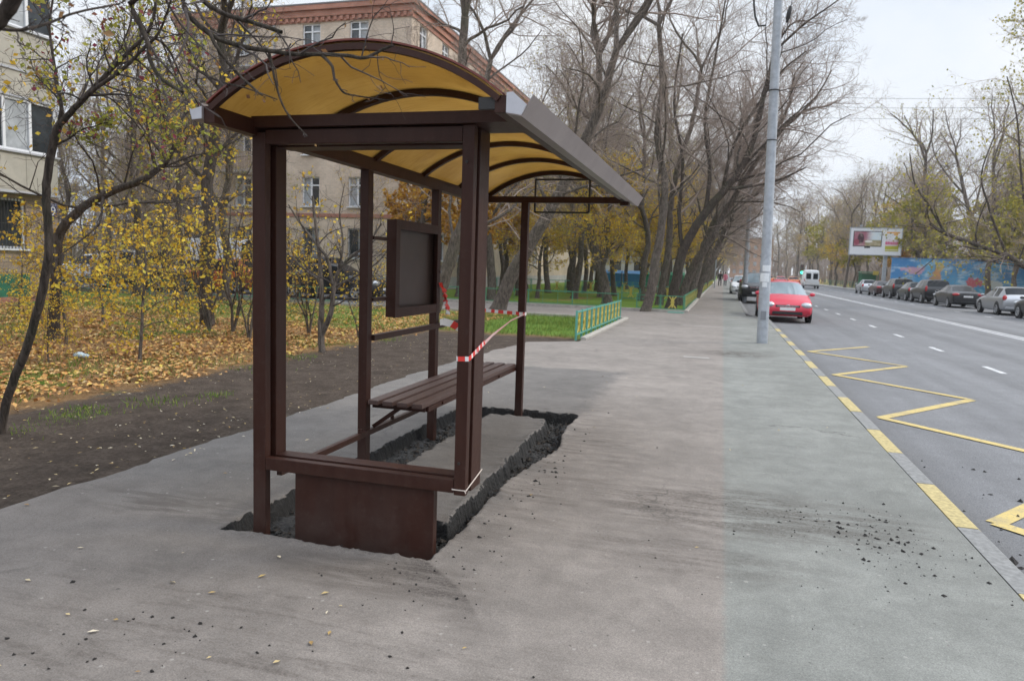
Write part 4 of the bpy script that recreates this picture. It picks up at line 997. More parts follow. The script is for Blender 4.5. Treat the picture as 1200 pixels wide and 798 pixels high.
copy_tree(b1, 'bush', gnd(246, 387), 3.9, .95, 'bare bush at the foot of the dark straight trunk', None)
copy_tree(b1, 'bush', gnd(362, 393), 5.1, .75, 'small two-stemmed bush left of the forked sapling inside the shelter view', None)
copy_tree(b1, 'bush', gnd(420, 396), .8, .6, 'low bare bush right of the forked sapling inside the shelter view', None)
copy_tree(b1, 'bush', gnd(330, 380), 2.5, .9, 'bare bush behind the rear post, before the parked courtyard car', None)
tree_from_px(73, (378, 413), [(376, 390, 0), (377, 360, 0), (376, 325, 0), (372, 280, 0), (366, 230, 0)], .065, .02, 'sapling', 'forked bare sapling seen through the open shelter frame', 'sapling',
             limbs=[([(377, 392, 0), (388, 366, 0), (391, 340, 0), (397, 318, 0), (412, 300, 0), (430, 288, .2), (447, 262, .2)], .05, .012), ([(391, 340, 0), (384, 305, 0), (370, 285, 0), (352, 262, 0), (338, 240, 0)], .035, .01), ([(377, 330, 0), (356, 315, 0), (338, 298, 0), (322, 290, 0)], .025, .008),
                    ([(397, 318, 0), (402, 285, 0), (398, 250, 0), (404, 215, 0)], .02, .006), ([(392, 336, 0), (420, 322, 0), (445, 305, 0), (470, 270, 0)], .022, .006)],
             mats=(M_BARK, M_TWIG_DARK, M_LEAF_YEL), leaf_size=.07, levels=3, counts=(5, 8, 5), leaf_n=.35, leaf_lv=2, split=2, minr=.003, ratio=(.35, .42, .5))
# --- curved foreground tree with red and green leaves
fb = gnd(0, 506); Yf = fb.y
tree_from_px(81, (-2, 508), [(10, 462, 0), (30, 410, 0), (45, 360, 0), (56, 305, 0), (56, 262, 0), (54, 225, 0), (60, 180, 0), (68, 148, 0)], .036, .031, 'leaning_tree', 'dark curved forked trunk at the left edge with red and green leaves', 'tree',
             limbs=[([(68, 148, 0), (87, 128, 0), (107, 107, 0), (127, 85, .05), (150, 62, .1), (172, 40, .1), (181, 15, .1), (182, -20, .1)], .026, .008),
                    ([(86, 129, 0), (110, 106, -.05), (143, 82, -.1), (168, 58, -.1), (184, 42, -.1), (193, 22, -.1), (204, -10, -.2)], .018, .006),
                    ([(68, 148, 0), (72, 127, 0), (67, 100, .05), (63, 72, .1), (58, 30, .1), (66, -20, .1)], .018, .007),
                    ([(127, 85, 0), (140, 60, .2), (152, 30, .3), (160, -10, .4)], .010, .004), ([(172, 42, 0), (195, 55, .1), (215, 95, .2), (235, 130, .3), (240, 180, .4)], .009, .003),
                    ([(150, 62, 0), (180, 90, .2), (190, 130, .3), (200, 170, .4)], .008, .003), ([(107, 107, 0), (135, 120, .3), (170, 160, .5), (185, 200, .6)], .008, .003)],
             mats=(M_BARK_DARK, M_TWIG_DARK, M_LEAF_RED), leaf_size=.042, levels=3, counts=(0, 17, 9), leaf_n=1.3, leaf_lv=2, split=2, minr=.0018, ratio=(.3, .30, .5), sides=(9, 7, 4, 3), ang=(.5, 1.2))
# --- branch hanging in from a maple that stands just outside the picture
tb = np.array([-4.1, 1.75, 0])
T_ = Tree(91, levels=3, counts=(0, 7, 4), leaf_n=.14, leaf_lv=2, split=2, minr=.0014, ratio=(.3, .12, .45), sides=(10, 7, 5, 4), up=-.05, gnarl=.22, ang=(.5, 1.2))
tr, rad = grow_trunk([(0, 0, -.1), (.03, 0, 1), (0, .05, 2.2), (.05, .05, 3.2), (.0, 0, 5), (-.2, .1, 7)], .15, .08); T_.path(tr, rad, 0)
def limb(pts, Y, r0, r1, c=None, lv=1, pre=None):
    q = [np.array(at(u, v, Y + dy)) - tb for u, v, dy in pts]
    if pre is not None: q = [np.array(pre)] + q
    q, rr = grow_trunk(q, r0, r1, 1.0)
    if c is not None: sv = T_.counts; T_.counts = c
    T_.path(q, rr, lv, tmin=.2)
    if c is not None: T_.counts = sv
limb([(195, -60, .0), (213, 0, .0), (228, 26, .02), (267, 50, .04), (333, 62, .08), (400, 65, .14), (427, 68, .16), (445, 60, .2), (462, 53, .2)], 2.5, .0135, .005, (0, 14, 4), pre=(.05, .05, 3.1))
limb([(205, -40, 0), (237, 0, 0), (262, 16, 0), (300, 28, 0), (330, 38, 0)], 2.55, .012, .008, (0, 5, 4), pre=(.05, .05, 3.3))
limb([(245, 38, .0), (258, 62, .0), (278, 86, .05), (302, 108, .05), (308, 112, .05)], 2.45, .008, .003, (0, 3, 3))
limb([(315, 60, 0), (322, 92, 0), (329, 118, 0), (340, 138, 0), (360, 160, 0)], 2.6, .006, .0025, (0, 3, 3))
limb([(376, 64, 0), (389, 78, 0), (392, 92, 0), (402, 108, 0), (420, 113, 0), (455, 118, 0)], 2.62, .007, .002, (0, 4, 3))
limb([(222, 75, 0), (240, 88, 0), (262, 97, 0), (290, 104, 0), (325, 117, 0)], 2.5, .006, .002, (0, 5, 3))
limb([(140, -30, 0), (152, 5, 0), (172, 47, 0), (176, 70, 0), (188, 92, 0), (214, 108, 0)], 1.75, .009, .005, (0, 6, 4), pre=(.02, .05, 2.6))
limb([(-120, 95, 0), (-50, 62, 0), (-8, 30, 0), (14, 2, 0), (40, -60, 0), (60, -140, 0)], 1.5, .020, .018, (0, 0, 0))
limb([(-20, 30, 0), (20, 36, 0), (55, 28, .1), (90, 15, .2), (140, 5, .4)], 1.6, .005, .003, (0, 18, 6))
T_.make('maple_tree', 'overhanging bare maple branch with dry keys above the shelter roof', 'tree', tb, M_BARK_DARK, M_TWIG_DARK, M_LEAF_DRY, .030)
# --- right side of the road
rk = 'bare trees on the far side of the road'
rlab = 'bare grey tree on the far verge beyond the parked cars'
rt = [(17.5, 118, 1.0), (21, 130, 1.1), (19, 145, 1.1), (26, 112, 1.15), (23, 160, 1.2), (18.5, 175, 1.2), (30, 140, 1.2), (18, 200, 1.3), (26, 190, 1.3), (20, 225, 1.4), (35, 170, 1.3), (24, 100, 1.0), (31, 96, 1.05), (36, 110, 1.1), (40, 125, 1.2), (28, 84, .9), (34, 80, .95), (42, 92, 1.05), (46, 105, 1.1), (38, 72, .85), (23.5, 100, .95), (23, 118, 1.15), (28, 122, 1.2), (33, 128, 1.2), (20, 152, 1.25), (24, 140, 1.15), (27, 175, 1.3), (45, 118, 1.2), (50, 110, 1.15), (36, 95, 1.1), (22, 210, 1.4), (30, 205, 1.4), (22.5, 64, .85), (27, 68, .95), (33, 63, .9), (38, 68, 1.0), (30, 78, 1.1), (26.5, 86, 1.2), (34, 86, 1.2), (17.6, 255, 1.4), (22, 280, 1.5), (17.8, 310, 1.5)]
for i, (x, y, s_) in enumerate(rt):
    copy_tree(U[i % 3], 'bare_tree', (x, y, 0), rnd.uniform(0, 6.28), s_ * 1.12, rlab, rk)
gk = 'thin yellow-green trees on the far side of the road'
for i, (x, y, s_) in enumerate([(23.4, 92, 1.0), (27, 90, .9), (24, 72, .95), (33, 88, 1.1), (28, 66, .9), (31, 60, .85), (39, 84, 1.1), (18.8, 120, .9), (30, 95, 1.3), (36, 90, 1.3), (43, 80, 1.2), (34, 70, 1.1), (38, 64, 1.0), (20.5, 108, 1.1), (25, 132, 1.3), (19, 168, 1.5), (21, 190, 1.5), (47, 95, 1.4), (27.5, 74, 1.3), (31, 77, 1.4), (36, 74, 1.2), (22.5, 100, 1.35), (41, 72, 1.1), (33, 100, 1.6), (26, 110, 1.5), (29, 82, 1.5)]):
    copy_tree(GT, 'autumn_tree', (x, y, 0), rnd.uniform(0, 6), s_, 'loose yellow-green tree on the far verge by the blue painted wall', gk)
for x, y, s_ in [(33, 73, 1.3), (24, 115, 1.3), (39, 90, 1.4), (29, 98, 1.2), (18.5, 135, 1.1)]:
    copy_tree(YT, 'autumn_tree', (x, y, 0), rnd.uniform(0, 6), s_, 'thin yellow tree among the bare trees across the road', 'thin yellow trees across the road')
copy_tree(YT, 'autumn_tree', (26, 57, 0), 1.0, .75, 'yellow tree at the right edge behind the silver hatchback', None)
copy_tree(OT, 'autumn_tree', (22, 104, 0), 1.0, .8, 'orange tree top behind the billboard', None)
for i, (x, y, s_) in enumerate([(-33, 30, .8), (-36, 36, .9), (-40, 44, 1), (-34, 52, 1.1), (-38, 62, 1.1), (-45, 50, 1.1), (-30.5, 31.5, .6), (-22.5, 24.2, .45), (-27, 31.8, .55), (-33, 40, .9), (-42, 58, 1.1), (-37, 33, .7), (-50, 60, 1.2)]):
    copy_tree(U[i % 3], 'bare_tree', (x, y, 0), rnd.uniform(0, 6.28), s_, 'bare tree behind the left end of the beige block', 'bare trees behind the left end of the beige block')
for x, y, s_, lb in [(-17.4, 22.6, .78, 'bare courtyard tree rising behind the rear shelter post'), (-21.5, 22.9, .7, 'bare courtyard tree between the dark straight trunk and the yellow saplings')]:
    copy_tree(U[1], 'bare_tree', (x, y, 0), rnd.uniform(0, 6.28), s_, lb, None)
tree_from_px(95, (1138, 345), [(1139, 325, 0), (1141, 300, 0), (1139, 265, 0), (1130, 225, 0), (1122, 190, 0)], .42, .15, 'bare_tree', 'thick dark trunk in front of the blue painted wall, above the dark saloon', 'tree',
             limbs=[([(1130, 228, 0), (1110, 205, 0), (1095, 180, 0), (1090, 150, 0)], .13, .05), ([(1138, 262, 0), (1150, 215, 0), (1160, 180, 0), (1175, 150, 0)], .13, .05)], mats=GREY, cont=(3, 6), **big)
tree_from_px(96, (1080, 342), [(1078, 320, 0), (1076, 295, 0), (1076, 260, 0), (1082, 225, 0), (1085, 190, 0)], .5, .2, 'bare_tree', 'thick trunk in front of the left half of the blue painted wall', 'tree', mats=(M_BARK_DARK, M_TWIG, M_LEAF_GRN), leaf_size=.2, cont=(4, 7), levels=4, counts=(9, 7, 7, 5), leaf_n=.35, ang=(.4, .95))
Yl = 47.0; base = at(1262, 352, Yl); base.z = 0
P = [np.array(base)] + px_path([(1228, 322, 0), (1200, 312, 0), (1181, 300, 0), (1145, 287, 0), (1108, 274, 0), (1090, 262, 0)], Yl)
tr, rad = grow_trunk([p - np.array(base) for p in P], .20, .08)
T_ = Tree(97, levels=4, counts=(12, 7, 7, 5), ang=(.5, 1.1), leaf_n=.30); T_.path(tr, rad, 0, tmin=.25)
for lp in ([(1180, 300, 0), (1165, 262, 0), (1158, 240, 0), (1150, 205, 0), (1165, 160, 0)], [(1220, 320, 0), (1205, 260, 0), (1196, 200, 0), (1192, 140, 0), (1180, 90, 0)], [(1108, 274, 0), (1088, 240, 0), (1072, 215, 0), (1066, 180, 0)]):
    q, rr = grow_trunk([p - np.array(base) for p in px_path(lp, Yl)], .08, .03, 1.0); T_.path(q, rr, 1, tmin=.15)
T_.make('leaning_tree', 'heavy limb leaning in from the right edge above the silver hatchback', 'tree', base, M_BARK_DARK, M_TWIG, M_LEAF_GRN, .16)
tree_from_px(98, (1245, 360), [(1244, 300, 0), (1240, 230, 0), (1236, 150, 0), (1230, 80, 0)], .3, .13, 'autumn_tree', 'yellow-green tree reaching in from the right edge of the road', 'tree', mats=(M_BARK, M_TWIG, M_LEAF_GRN), leaf_size=.17, cont=(4, 5), levels=4, counts=(12, 7, 6, 5), leaf_n=.75, ang=(.5, 1.1))
us = QB(); rs_ = np.random.default_rng(15)
for i in range(2600):
    if i % 3 == 0: x = rs_.uniform(-95, -33); y = rs_.uniform(35, 80)
    elif i % 3 == 1: x = rs_.uniform(19.5, 75); y = rs_.uniform(95, 230)
    else: x = rs_.uniform(-60, -4.5); y = rs_.uniform(112, 200)
    h = rs_.uniform(1.2, 4.2) * (1.6 if x < -33 and y < 82 else 1)
    for k in range(5):
        a = rs_.uniform(0, 6.28); P = np.array([[x, y, 0], [x + .3 * math.cos(a), y + .3 * math.sin(a), h * .5], [x + rs_.normal() * .9, y + rs_.normal() * .6, h]])
        us.tube(P, np.array([.05, .04, .02]), 3)
tag(us.build('undergrowth', M_TWIG), 'bare brown undergrowth filling the ground under the far trees', 'undergrowth', kind='stuff')
# far-off wood closing the street
wd = QB(); rs_ = np.random.default_rng(5)
for i in range(900):
    x = rs_.uniform(-120, 130); y = 330 + rs_.uniform(0, 60)
    if abs(x - 8) < 6: continue
    h = rs_.uniform(8, 17)
    for k in range(7):
        a = rs_.uniform(0, 6.28); P = np.array([[x, y, 0], [x + .3 * math.cos(a), y, h * .4], [x + rs_.normal() * 1.6, y + rs_.normal(), h * .75], [x + rs_.normal() * 3, y + rs_.normal() * 2, h]])
        wd.tube(P, np.array([.16, .13, .10, .05]), 3)
tag(wd.build('distant_wood', M_TWIG), 'far-off grey bare wood closing the end of the street', 'wood', kind='stuff')

# ------------------------------------------------------------------ fallen leaves and grass
def scatter(n, x0, x1, y0, y1, dens, seed):
    rs2 = np.random.default_rng(seed); out = []
    while len(out) < n:
        X_ = rs2.uniform(x0, x1, 4000); Y_ = rs2.uniform(y0, y1, 4000); U_ = rs2.uniform(0, 1, 4000)
        for x, y, u in zip(X_, Y_, U_):
            if u < dens(x, y): out.append((x, y))
            if len(out) >= n: break
    return np.array(out)
def edge_x(y): return -6.75 + .35 * nz(0, y, 1, .8) + (0 if y < 16 else (y - 16) * .25)
def dl(x, y):
    e = edge_x(y) - x
    if e < 0: return .03 * math.exp(e * 1.2) + .004
    clump = .55 + .6 * fbm(x, y, .9, 3)
    return max(.12, clump) * (1 if e < 3.5 else .6) * min(1, .35 + e * 1.2) * min(1.0, 9.0 / y + .25)
L_ = scatter(42000, -21, -6.3, 3.5, 23.3, dl, 1)
z = np.array([.006 + .02 * abs(nz(x, y, 3, 4)) + .03 * max(0, fbm(x, y, .8, 3)) for x, y in L_])
q = QB(); q.quads(leaf_quads(np.column_stack([L_, z + rng.uniform(0, .02, len(z))]), .066, rng, flat=.4))
tag(q.build('fallen_leaves', M_FALLEN, smooth=False), 'thick layer of orange and brown fallen leaves on the lawn', 'fallen leaves', kind='stuff')
L2 = np.concatenate([scatter(420, -6.9, -4.2, 2.5, 15, lambda x, y: .5, 2), scatter(60, -5.5, 1.4, 1.6, 12, lambda x, y: .25 if x > -1 else .9, 3), scatter(26, -3.4, -1.5, 1.8, 3.3, lambda x, y: 1, 4), scatter(120, -5.5, -4.0, 3.0, 7, lambda x, y: 1, 14)])
L2 = np.array([p_ for p_ in L2 if not (PX0 < p_[0] < PX1 and PY0 < p_[1] < PY1)])
q = QB(); q.quads(leaf_quads(np.column_stack([L2, np.full(len(L2), .008)]), .038, rng, flat=1.5, aspect=.42))
q.build('x', M_PALELEAF, smooth=False); o = bpy.data.objects['x']; o.name = 'scattered_leaves'
tag(o, 'few pale fallen leaves scattered over bare soil and pavement', 'fallen leaves', kind='stuff')
def blades(C, h, seed):
    rs2 = np.random.default_rng(seed); n = len(C); a = rs2.uniform(0, 6.28, n); w_ = .006; H_ = h * rs2.uniform(.5, 1.3, n)
    D = np.column_stack([np.cos(a), np.sin(a), np.zeros(n)]) * w_; B = rs2.normal(size=(n, 3)) * .35; B[:, 2] = 1; T2 = C + B * H_[:, None]
    return np.stack([C - D, C + D, T2 + D * .2, T2 - D * .2], 1)
def dg(x, y):
    v = .5 + fbm(x, y, .55, 4)
    return max(0, (v - .42)) * 2.2 if x < -6.9 else 0
G1 = scatter(14000, -18, -6.6, 5, 22, dg, 6)
tuft = []
rs2 = np.random.default_rng(8)
for (u, v, n_, s_) in [(90, 487, 260, .16), (75, 495, 120, .12), (30, 505, 90, .12), (105, 478, 80, .1), (185, 470, 120, .2), (255, 462, 60, .1), (350, 418, 160, .15), (450, 398, 140, .2), (400, 404, 100, .2), (300, 431, 120, .2), (345, 403, 150, .25)]:
    c = gnd(u, v); tuft.append(np.column_stack([rs2.normal(c.x, s_, n_), rs2.normal(c.y, s_, n_)]))
G2 = np.concatenate(tuft); G3 = scatter(9000, -7.6, -3.15, 16.4, 23.3, lambda x, y: .5 + .5 * fbm(x, y, 1, 3), 9)
q = QB(); q.quads(blades(np.column_stack([G1, np.full(len(G1), -.01)]), .075, 1)); q.quads(blades(np.column_stack([G2, np.full(len(G2), -.015)]), .045, 2)); q.quads(blades(np.column_stack([G3, np.full(len(G3), -.02)]), .09, 3))
tag(q.build('grass_tufts', M_GRASS, smooth=False), 'short green grass growing in patches on lawn and bare soil', 'grass', kind='stuff')
# ------------------------------------------------------------------ buildings
def wall_open(mb, org, ax, W, z0, z1, holes, depth=.16, mi=0, out=(0, -1, 0)):
    """wall face with real openings; org = start point, ax = horizontal axis, out = outward normal; holes = (u0,u1,z0,z1)"""
    org = Vector(org); ax = Vector(ax); out = Vector(out)
    us = sorted({0, W, *[h[0] for h in holes], *[h[1] for h in holes]}); zs = sorted({z0, z1, *[h[2] for h in holes], *[h[3] for h in holes]})
    def pt(u, z, d=0): return org + ax * u - out * d + Vector((0, 0, z))
    for a, b in zip(us, us[1:]):
        for c, d in zip(zs, zs[1:]):
            if any(h[0] - 1e-6 <= a and b <= h[1] + 1e-6 and h[2] - 1e-6 <= c and d <= h[3] + 1e-6 for h in holes): continue
            mb.quad(pt(a, c), pt(b, c), pt(b, d), pt(a, d), mi)
    for u0, u1, c, d in holes:
        for (p, q) in (((u0, c), (u1, c)), ((u1, c), (u1, d)), ((u1, d), (u0, d)), ((u0, d), (u0, c))):
            mb.quad(pt(*p), pt(*q), pt(*q, depth), pt(*p, depth), mi)
_wins = {}
def window(parent, poff, org, ax, out, wd, h, style='a', m_frame=M_WINWHITE):
    """a window: white frame object with panes as its child; local x along the wall, y into it"""
    key = (round(wd, 2), round(h, 2), style)
    ang = math.atan2(ax[1], ax[0])
    if key not in _wins:
        f = MB(); e = .07
        f.box(0, e, 0, .06, 0, h); f.box(wd - e, wd, 0, .06, 0, h); f.box(e, wd - e, 0, .06, 0, e); f.box(e, wd - e, 0, .06, h - e, h)
        if style == 'a':
            f.box(wd / 2 - .045, wd / 2 + .045, .002, .058, e, h - e); f.box(e, wd - e, .004, .056, h * .70, h * .70 + .07)
        elif style == 'b':
            for k in range(1, 4): f.box(wd * k / 4 - .04, wd * k / 4 + .04, .002, .058, e, h - e)
        f.box(-.04, wd + .04, -.20, .0, -.05, .0)
        fo = f.build('window', m_frame)
        g_ = MB(); n = 2
        for k in range(n): g_.quad((wd * k / n + .003, .075, .02), (wd * (k + 1) / n - .003, .075, .02), (wd * (k + 1) / n - .003, .075, h - .02), (wd * k / n + .003, .075, h - .02), (k + len(_wins)) % 2 if style != 'd' else 0)
        go = g_.build('pane', [M_GLASS, M_CURTAIN]); go.parent = fo
        if style == 'c' or style == 'd':
            b = MB()
            for k in range(1, int(wd / .11)): b.box(k * .11 - .008, k * .11 + .008, -.10, -.085, .0, h)
            for zz_ in (.12, h / 2, h - .12): b.box(0, wd, -.098, -.088, zz_ - .01, zz_ + .01)
            bo_ = b.build('window_grille', M_GRILLE); bo_.parent = fo
        _wins[key] = fo; o = fo
    else:
        src = _wins[key]; o = src.copy(); COL.objects.link(o)
        for ch in src.children:
            c = ch.copy(); COL.objects.link(c); c.parent = o
    o.parent = parent; o.location = Vector(org) - Vector(poff) - Vector(out) * .085; o.rotation_euler = (0, 0, ang)
    return o
def bpart(mb, name, m_, root):
    o = mb.build(name, m_, root); o.location = -Vector(root.location); return o

# beige five-storey block
B2 = empty('apartment_block', (-16.4, 36.5, 0), 0, 'beige brick five-storey apartment block with red brick cornice behind the shelter', 'apartment block')
bx0, bx1, by0, by1, bh = -31.0, -16.4, 36.5, 96.0, 15.2
rows = [(1.72, 3.34), (4.5, 6.12), (7.32, 8.94), (10.15, 11.77), (12.85, 14.3)]
cols = [-29.7, -26.7, -22.32, -19.45]
holes = [(c - .55 - bx0, c + .55 - bx0, a, b) for c in cols for a, b in rows]
wl = MB(); wall_open(wl, (bx0, by0, 0), (1, 0, 0), bx1 - bx0, 0, 14.35, holes, .2)
bys = [by0 + 1.6 + 3.3 * k for k in range(9)]
holes_b = [(y - .55 - by0, y + .55 - by0, a, b) for y in bys for a, b in rows]
wall_open(wl, (bx1, by0, 0), (0, 1, 0), by1 - by0, 0, 14.35, holes_b, .2, out=(1, 0, 0))
wl.quad((bx0, by1, 0), (bx0, by0, 0), (bx0, by0, 14.35), (bx0, by1, 14.35)); wl.quad((bx1, by1, 0), (bx0, by1, 0), (bx0, by1, 14.35), (bx1, by1, 14.35))
bpart(wl, 'wall', M_BEIGE, B2)
cn_ = MB(); cn_.box(bx0 - .05, bx1 + .05, by0 - .05, by1, 14.35, 14.62); cn_.box(bx0 - .15, bx1 + .15, by0 - .15, by1, 14.62, 14.95); cn_.box(bx0 - .28, bx1 + .28, by0 - .28, by1, 14.95, 15.2)
for k in range(40): cn_.box(bx0 + .1 + k * .37, bx0 + .28 + k * .37, by0 - .13, by0 - .05, 14.40, 14.60)
bpart(cn_, 'cornice', M_REDBRICK, B2)
sc_ = MB(); sc_.box(bx0 - .03, bx1 + .03, by0 - .05, by0 - .002, 3.92, 4.12); sc_.box(bx1 + .002, bx1 + .05, by0 - .05, by1, 3.92, 4.12); bpart(sc_, 'string_course', M_REDBRICK, B2)
pl = MB(); pl.box(bx0 - .05, bx1 + .06, by0 - .06, by0 - .003, -.2, .75); pl.box(bx1 + .003, bx1 + .06, by0, by1, -.2, .75); bpart(pl, 'plinth', M_PLASTER, B2)
rp = MB(); rp.box(bx0 - .3, bx1 + .3, by0 - .3, by1, 15.2, 15.28); rp.add([(bx0 - .3, by0 - .3, 15.28), (bx1 + .3, by0 - .3, 15.28), (bx1 + .3, by1, 15.28), (bx0 - .3, by1, 15.28), ((bx0 + bx1) / 2, by0 + 7, 17.4), ((bx0 + bx1) / 2, by1 - 7, 17.4)], [(0, 1, 4), (1, 2, 5, 4), (2, 3, 5), (3, 0, 4, 5)]); bpart(rp, 'roof', mat('roof_sheet_metal', (.16, .15, .15), .5, .3, var=.2, scale=1), B2)
for i, c in enumerate(cols):
    for r_i, (a, b) in enumerate(rows): window(B2, B2.location, (c - .55, by0, a), (1, 0, 0), (0, -1, 0), 1.1, b - a, 'c' if r_i == 0 else 'a')
for y in bys:
    for a, b in rows: window(B2, B2.location, (bx1, y - .55, a), (0, 1, 0), (1, 0, 0), 1.1, b - a, 'a')
def balcony(x0, x1, z, h=.95, m_=None):
    s_ = MB(); s_.box(x0, x1, by0 - .95, by0 - .004, z - .14, z); o = bpart(s_, 'balcony', M_PLASTER, B2)
    r_ = MB(); n = int((x1 - x0) / .12)
    for k in range(n + 1): r_.box(x0 + (x1 - x0 - .02) * k / n, x0 + (x1 - x0 - .02) * k / n + (.07 if m_ else .02), by0 - .94, by0 - .92, z, z + h - .05)
    for k in range(7): r_.box(x0, x0 + .02, by0 - .93 + k * .13, by0 - .91 + k * .13, z, z + h - .05); r_.box(x1 - .02, x1, by0 - .93 + k * .13, by0 - .91 + k * .13, z, z + h - .05)
    r_.box(x0 - .01, x1 + .01, by0 - .95, by0 - .90, z + h - .05, z + h); r_.box(x0 - .01, x0 + .04, by0 - .9, by0 - .004, z + h - .05, z + h); r_.box(x1 - .04, x1 + .01, by0 - .9, by0 - .004, z + h - .05, z + h)
    b2 = r_.build('railing', m_ or M_GRILLE, o)
M_WOODRAIL = mat('balcony_slats', (.34, .25, .18), .8, var=.3, scale=6)
balcony(-28.3, -25.6, 6.45, .95, M_WOODRAIL); balcony(-28.3, -25.6, 12.1, 1.0); balcony(-28.3, -25.6, 9.4, .95, M_WOODRAIL)
dp = MB(); dp.tube([(-24.6, by0 - .08, .2), (-24.6, by0 - .08, 14.3)], .06, 8); bpart(dp, 'drainpipe', M_PLASTER, B2)

# pale house with number plate at the left edge
B1 = empty('apartment_house', (-21.0, 19.15, 0), 0, 'pale house at the left edge with glazed bay, barred window and number plate', 'apartment house')
hx, hy1, hy0 = -21.2, 19.25, -6.0
wl = MB(); lo = [(hy1 - 1.15 - 2.15 - hy0, hy1 - 1.15 - hy0, 1.60, 3.15), (hy1 - 7.2 - hy0, hy1 - 5.2 - hy0, 1.6, 3.15)]
wall_open(wl, (hx, hy0, 0), (0, 1, 0), hy1 - hy0, 0, 16, lo, .25, out=(1, 0, 0))
wl.quad((hx, hy1, 0), (hx - 12, hy1, 0), (hx - 12, hy1, 16), (hx, hy1, 16)); wl.quad((hx - 12, hy1, 0), (hx - 12, hy0, 0), (hx - 12, hy0, 16), (hx - 12, hy1, 16)); wl.quad((hx, hy0, 16), (hx, hy1, 16), (hx - 12, hy1, 16), (hx - 12, hy0, 16))
bpart(wl, 'wall', M_PINKBRICK, B1)
window(B1, B1.location, (hx, hy1 - 3.3, 1.6), (0, 1, 0), (1, 0, 0), 2.15, 1.55, 'd', m_frame=M_WINWHITE)
window(B1, B1.location, (hx, hy1 - 7.2, 1.6), (0, 1, 0), (1, 0, 0), 2.0, 1.55, 'd')
# projecting glazed bays, one per upper floor
for z0_ in (3.36, 7.02, 10.7):
    bw = MB(); X0 = hx + .003; X1 = -20.85; ya = hy1 - 4.7; yb = hy1 - .27
    bw.box(X0, X1, ya, yb, z0_, z0_ + 1.14); bw.box(X0, X1, ya, yb, z0_ + 2.86, z0_ + 3.62)
    for k in range(4): bw.box(X1 + .002, X1 + .012, ya + .02 + k * 1.10, ya + 1.08 + k * 1.10, z0_ + .06, z0_ + 1.08)
    o = bpart(bw, 'bay', M_PANEL, B1)
    tr_ = MB(); tr_.box(X0, X1 + .04, ya, yb + .04, z0_ - .07, z0_ - .002); tr_.box(X0, X1 + .08, ya, yb + .05, z0_ + 1.145, z0_ + 1.20); tr_.box(X0, X1 + .03, ya, yb + .03, z0_ + 2.80, z0_ + 2.857); tr_.build('bay_trim', mat('bay_trim_grey', (.42, .43, .46), .6), o)
    wf = MB(); X2 = X1 - .02; n = 5
    for k in range(n + 1):
        y = ya + .03 + (yb - ya - .06) * k / n; wf.box(X2 - .05, X2, y - .045, y + .045, z0_ + 1.201, z0_ + 2.799)
    wf.box(X2 - .045, X2 - .005, ya + .08, yb - .08, z0_ + 1.202, z0_ + 1.28); wf.box(X2 - .045, X2 - .005, ya + .08, yb - .08, z0_ + 2.72, z0_ + 2.798)
    wo = bpart(wf, 'bay_window', M_WINWHITE, B1)
    gp = MB()
    for k in range(n): gp.quad((X2 - .055, ya + .03 + (yb - ya - .06) * k / n, z0_ + 1.201), (X2 - .055, ya + .03 + (yb - ya - .06) * (k + 1) / n, z0_ + 1.201), (X2 - .055, ya + .03 + (yb - ya - .06) * (k + 1) / n, z0_ + 2.799), (X2 - .055, ya + .03 + (yb - ya - .06) * k / n, z0_ + 2.799), k % 2)
    gp.quad((X0, yb - .05, z0_ + 1.201), (X2 - .055, yb - .05, z0_ + 1.201), (X2 - .055, yb - .05, z0_ + 2.799), (X0, yb - .05, z0_ + 2.799), 0)
    gp.build('pane', [M_GLASS, M_CURTAIN], wo)
pb = MB(); pb.box(hx + .003, hx + .5, hy0, hy1 - 1.5, -.1, .82, bev=.02); bpart(pb, 'plinth_box', M_GREENWALL, B1)
pb = MB(); pb.box(hx + .002, hx + .6, hy0, hy1 - 1.0, -.2, .14, 0); bpart(pb, 'brick_apron', M_REDBRICK, B1)
hp = MB(); hp.box(hx + .003, hx + .025, hy1 - .37, hy1 - .05, 2.66, 3.12); po = bpart(hp, 'number_plate', M_PLATE9, B1)
pl_ = MB(); pl_.box(hx + .026, hx + .029, hy1 - .35, hy1 - .07, 2.68, 2.69); pl_.box(hx + .026, hx + .029, hy1 - .35, hy1 - .07, 3.09, 3.10)
for k in range(5): pl_.box(hx + .026, hx + .028, hy1 - .335 + k * .053, hy1 - .30 + k * .053, 3.04, 3.065)
pl_.build('plate_lines', M_NUM, po)
tx = bpy.data.curves.new('house_number', 'FONT'); tx.body = '9'; tx.size = .42; tx.extrude = .002; tx.align_x = 'CENTER'
tmp = bpy.data.objects.new('tmp', tx); COL.objects.link(tmp); dg_ = bpy.context.evaluated_depsgraph_get(); dg_.update()
nm_ = bpy.data.meshes.new_from_object(tmp.evaluated_get(dg_)); bpy.data.objects.remove(tmp); nm_.materials.clear(); nm_.materials.append(M_NUM)
to = bpy.data.objects.new('house_number', nm_); COL.objects.link(to); to.parent = po
to.location = Vector((hx + .028, hy1 - .19, 2.72)); to.rotation_euler = (R(90), 0, R(90))

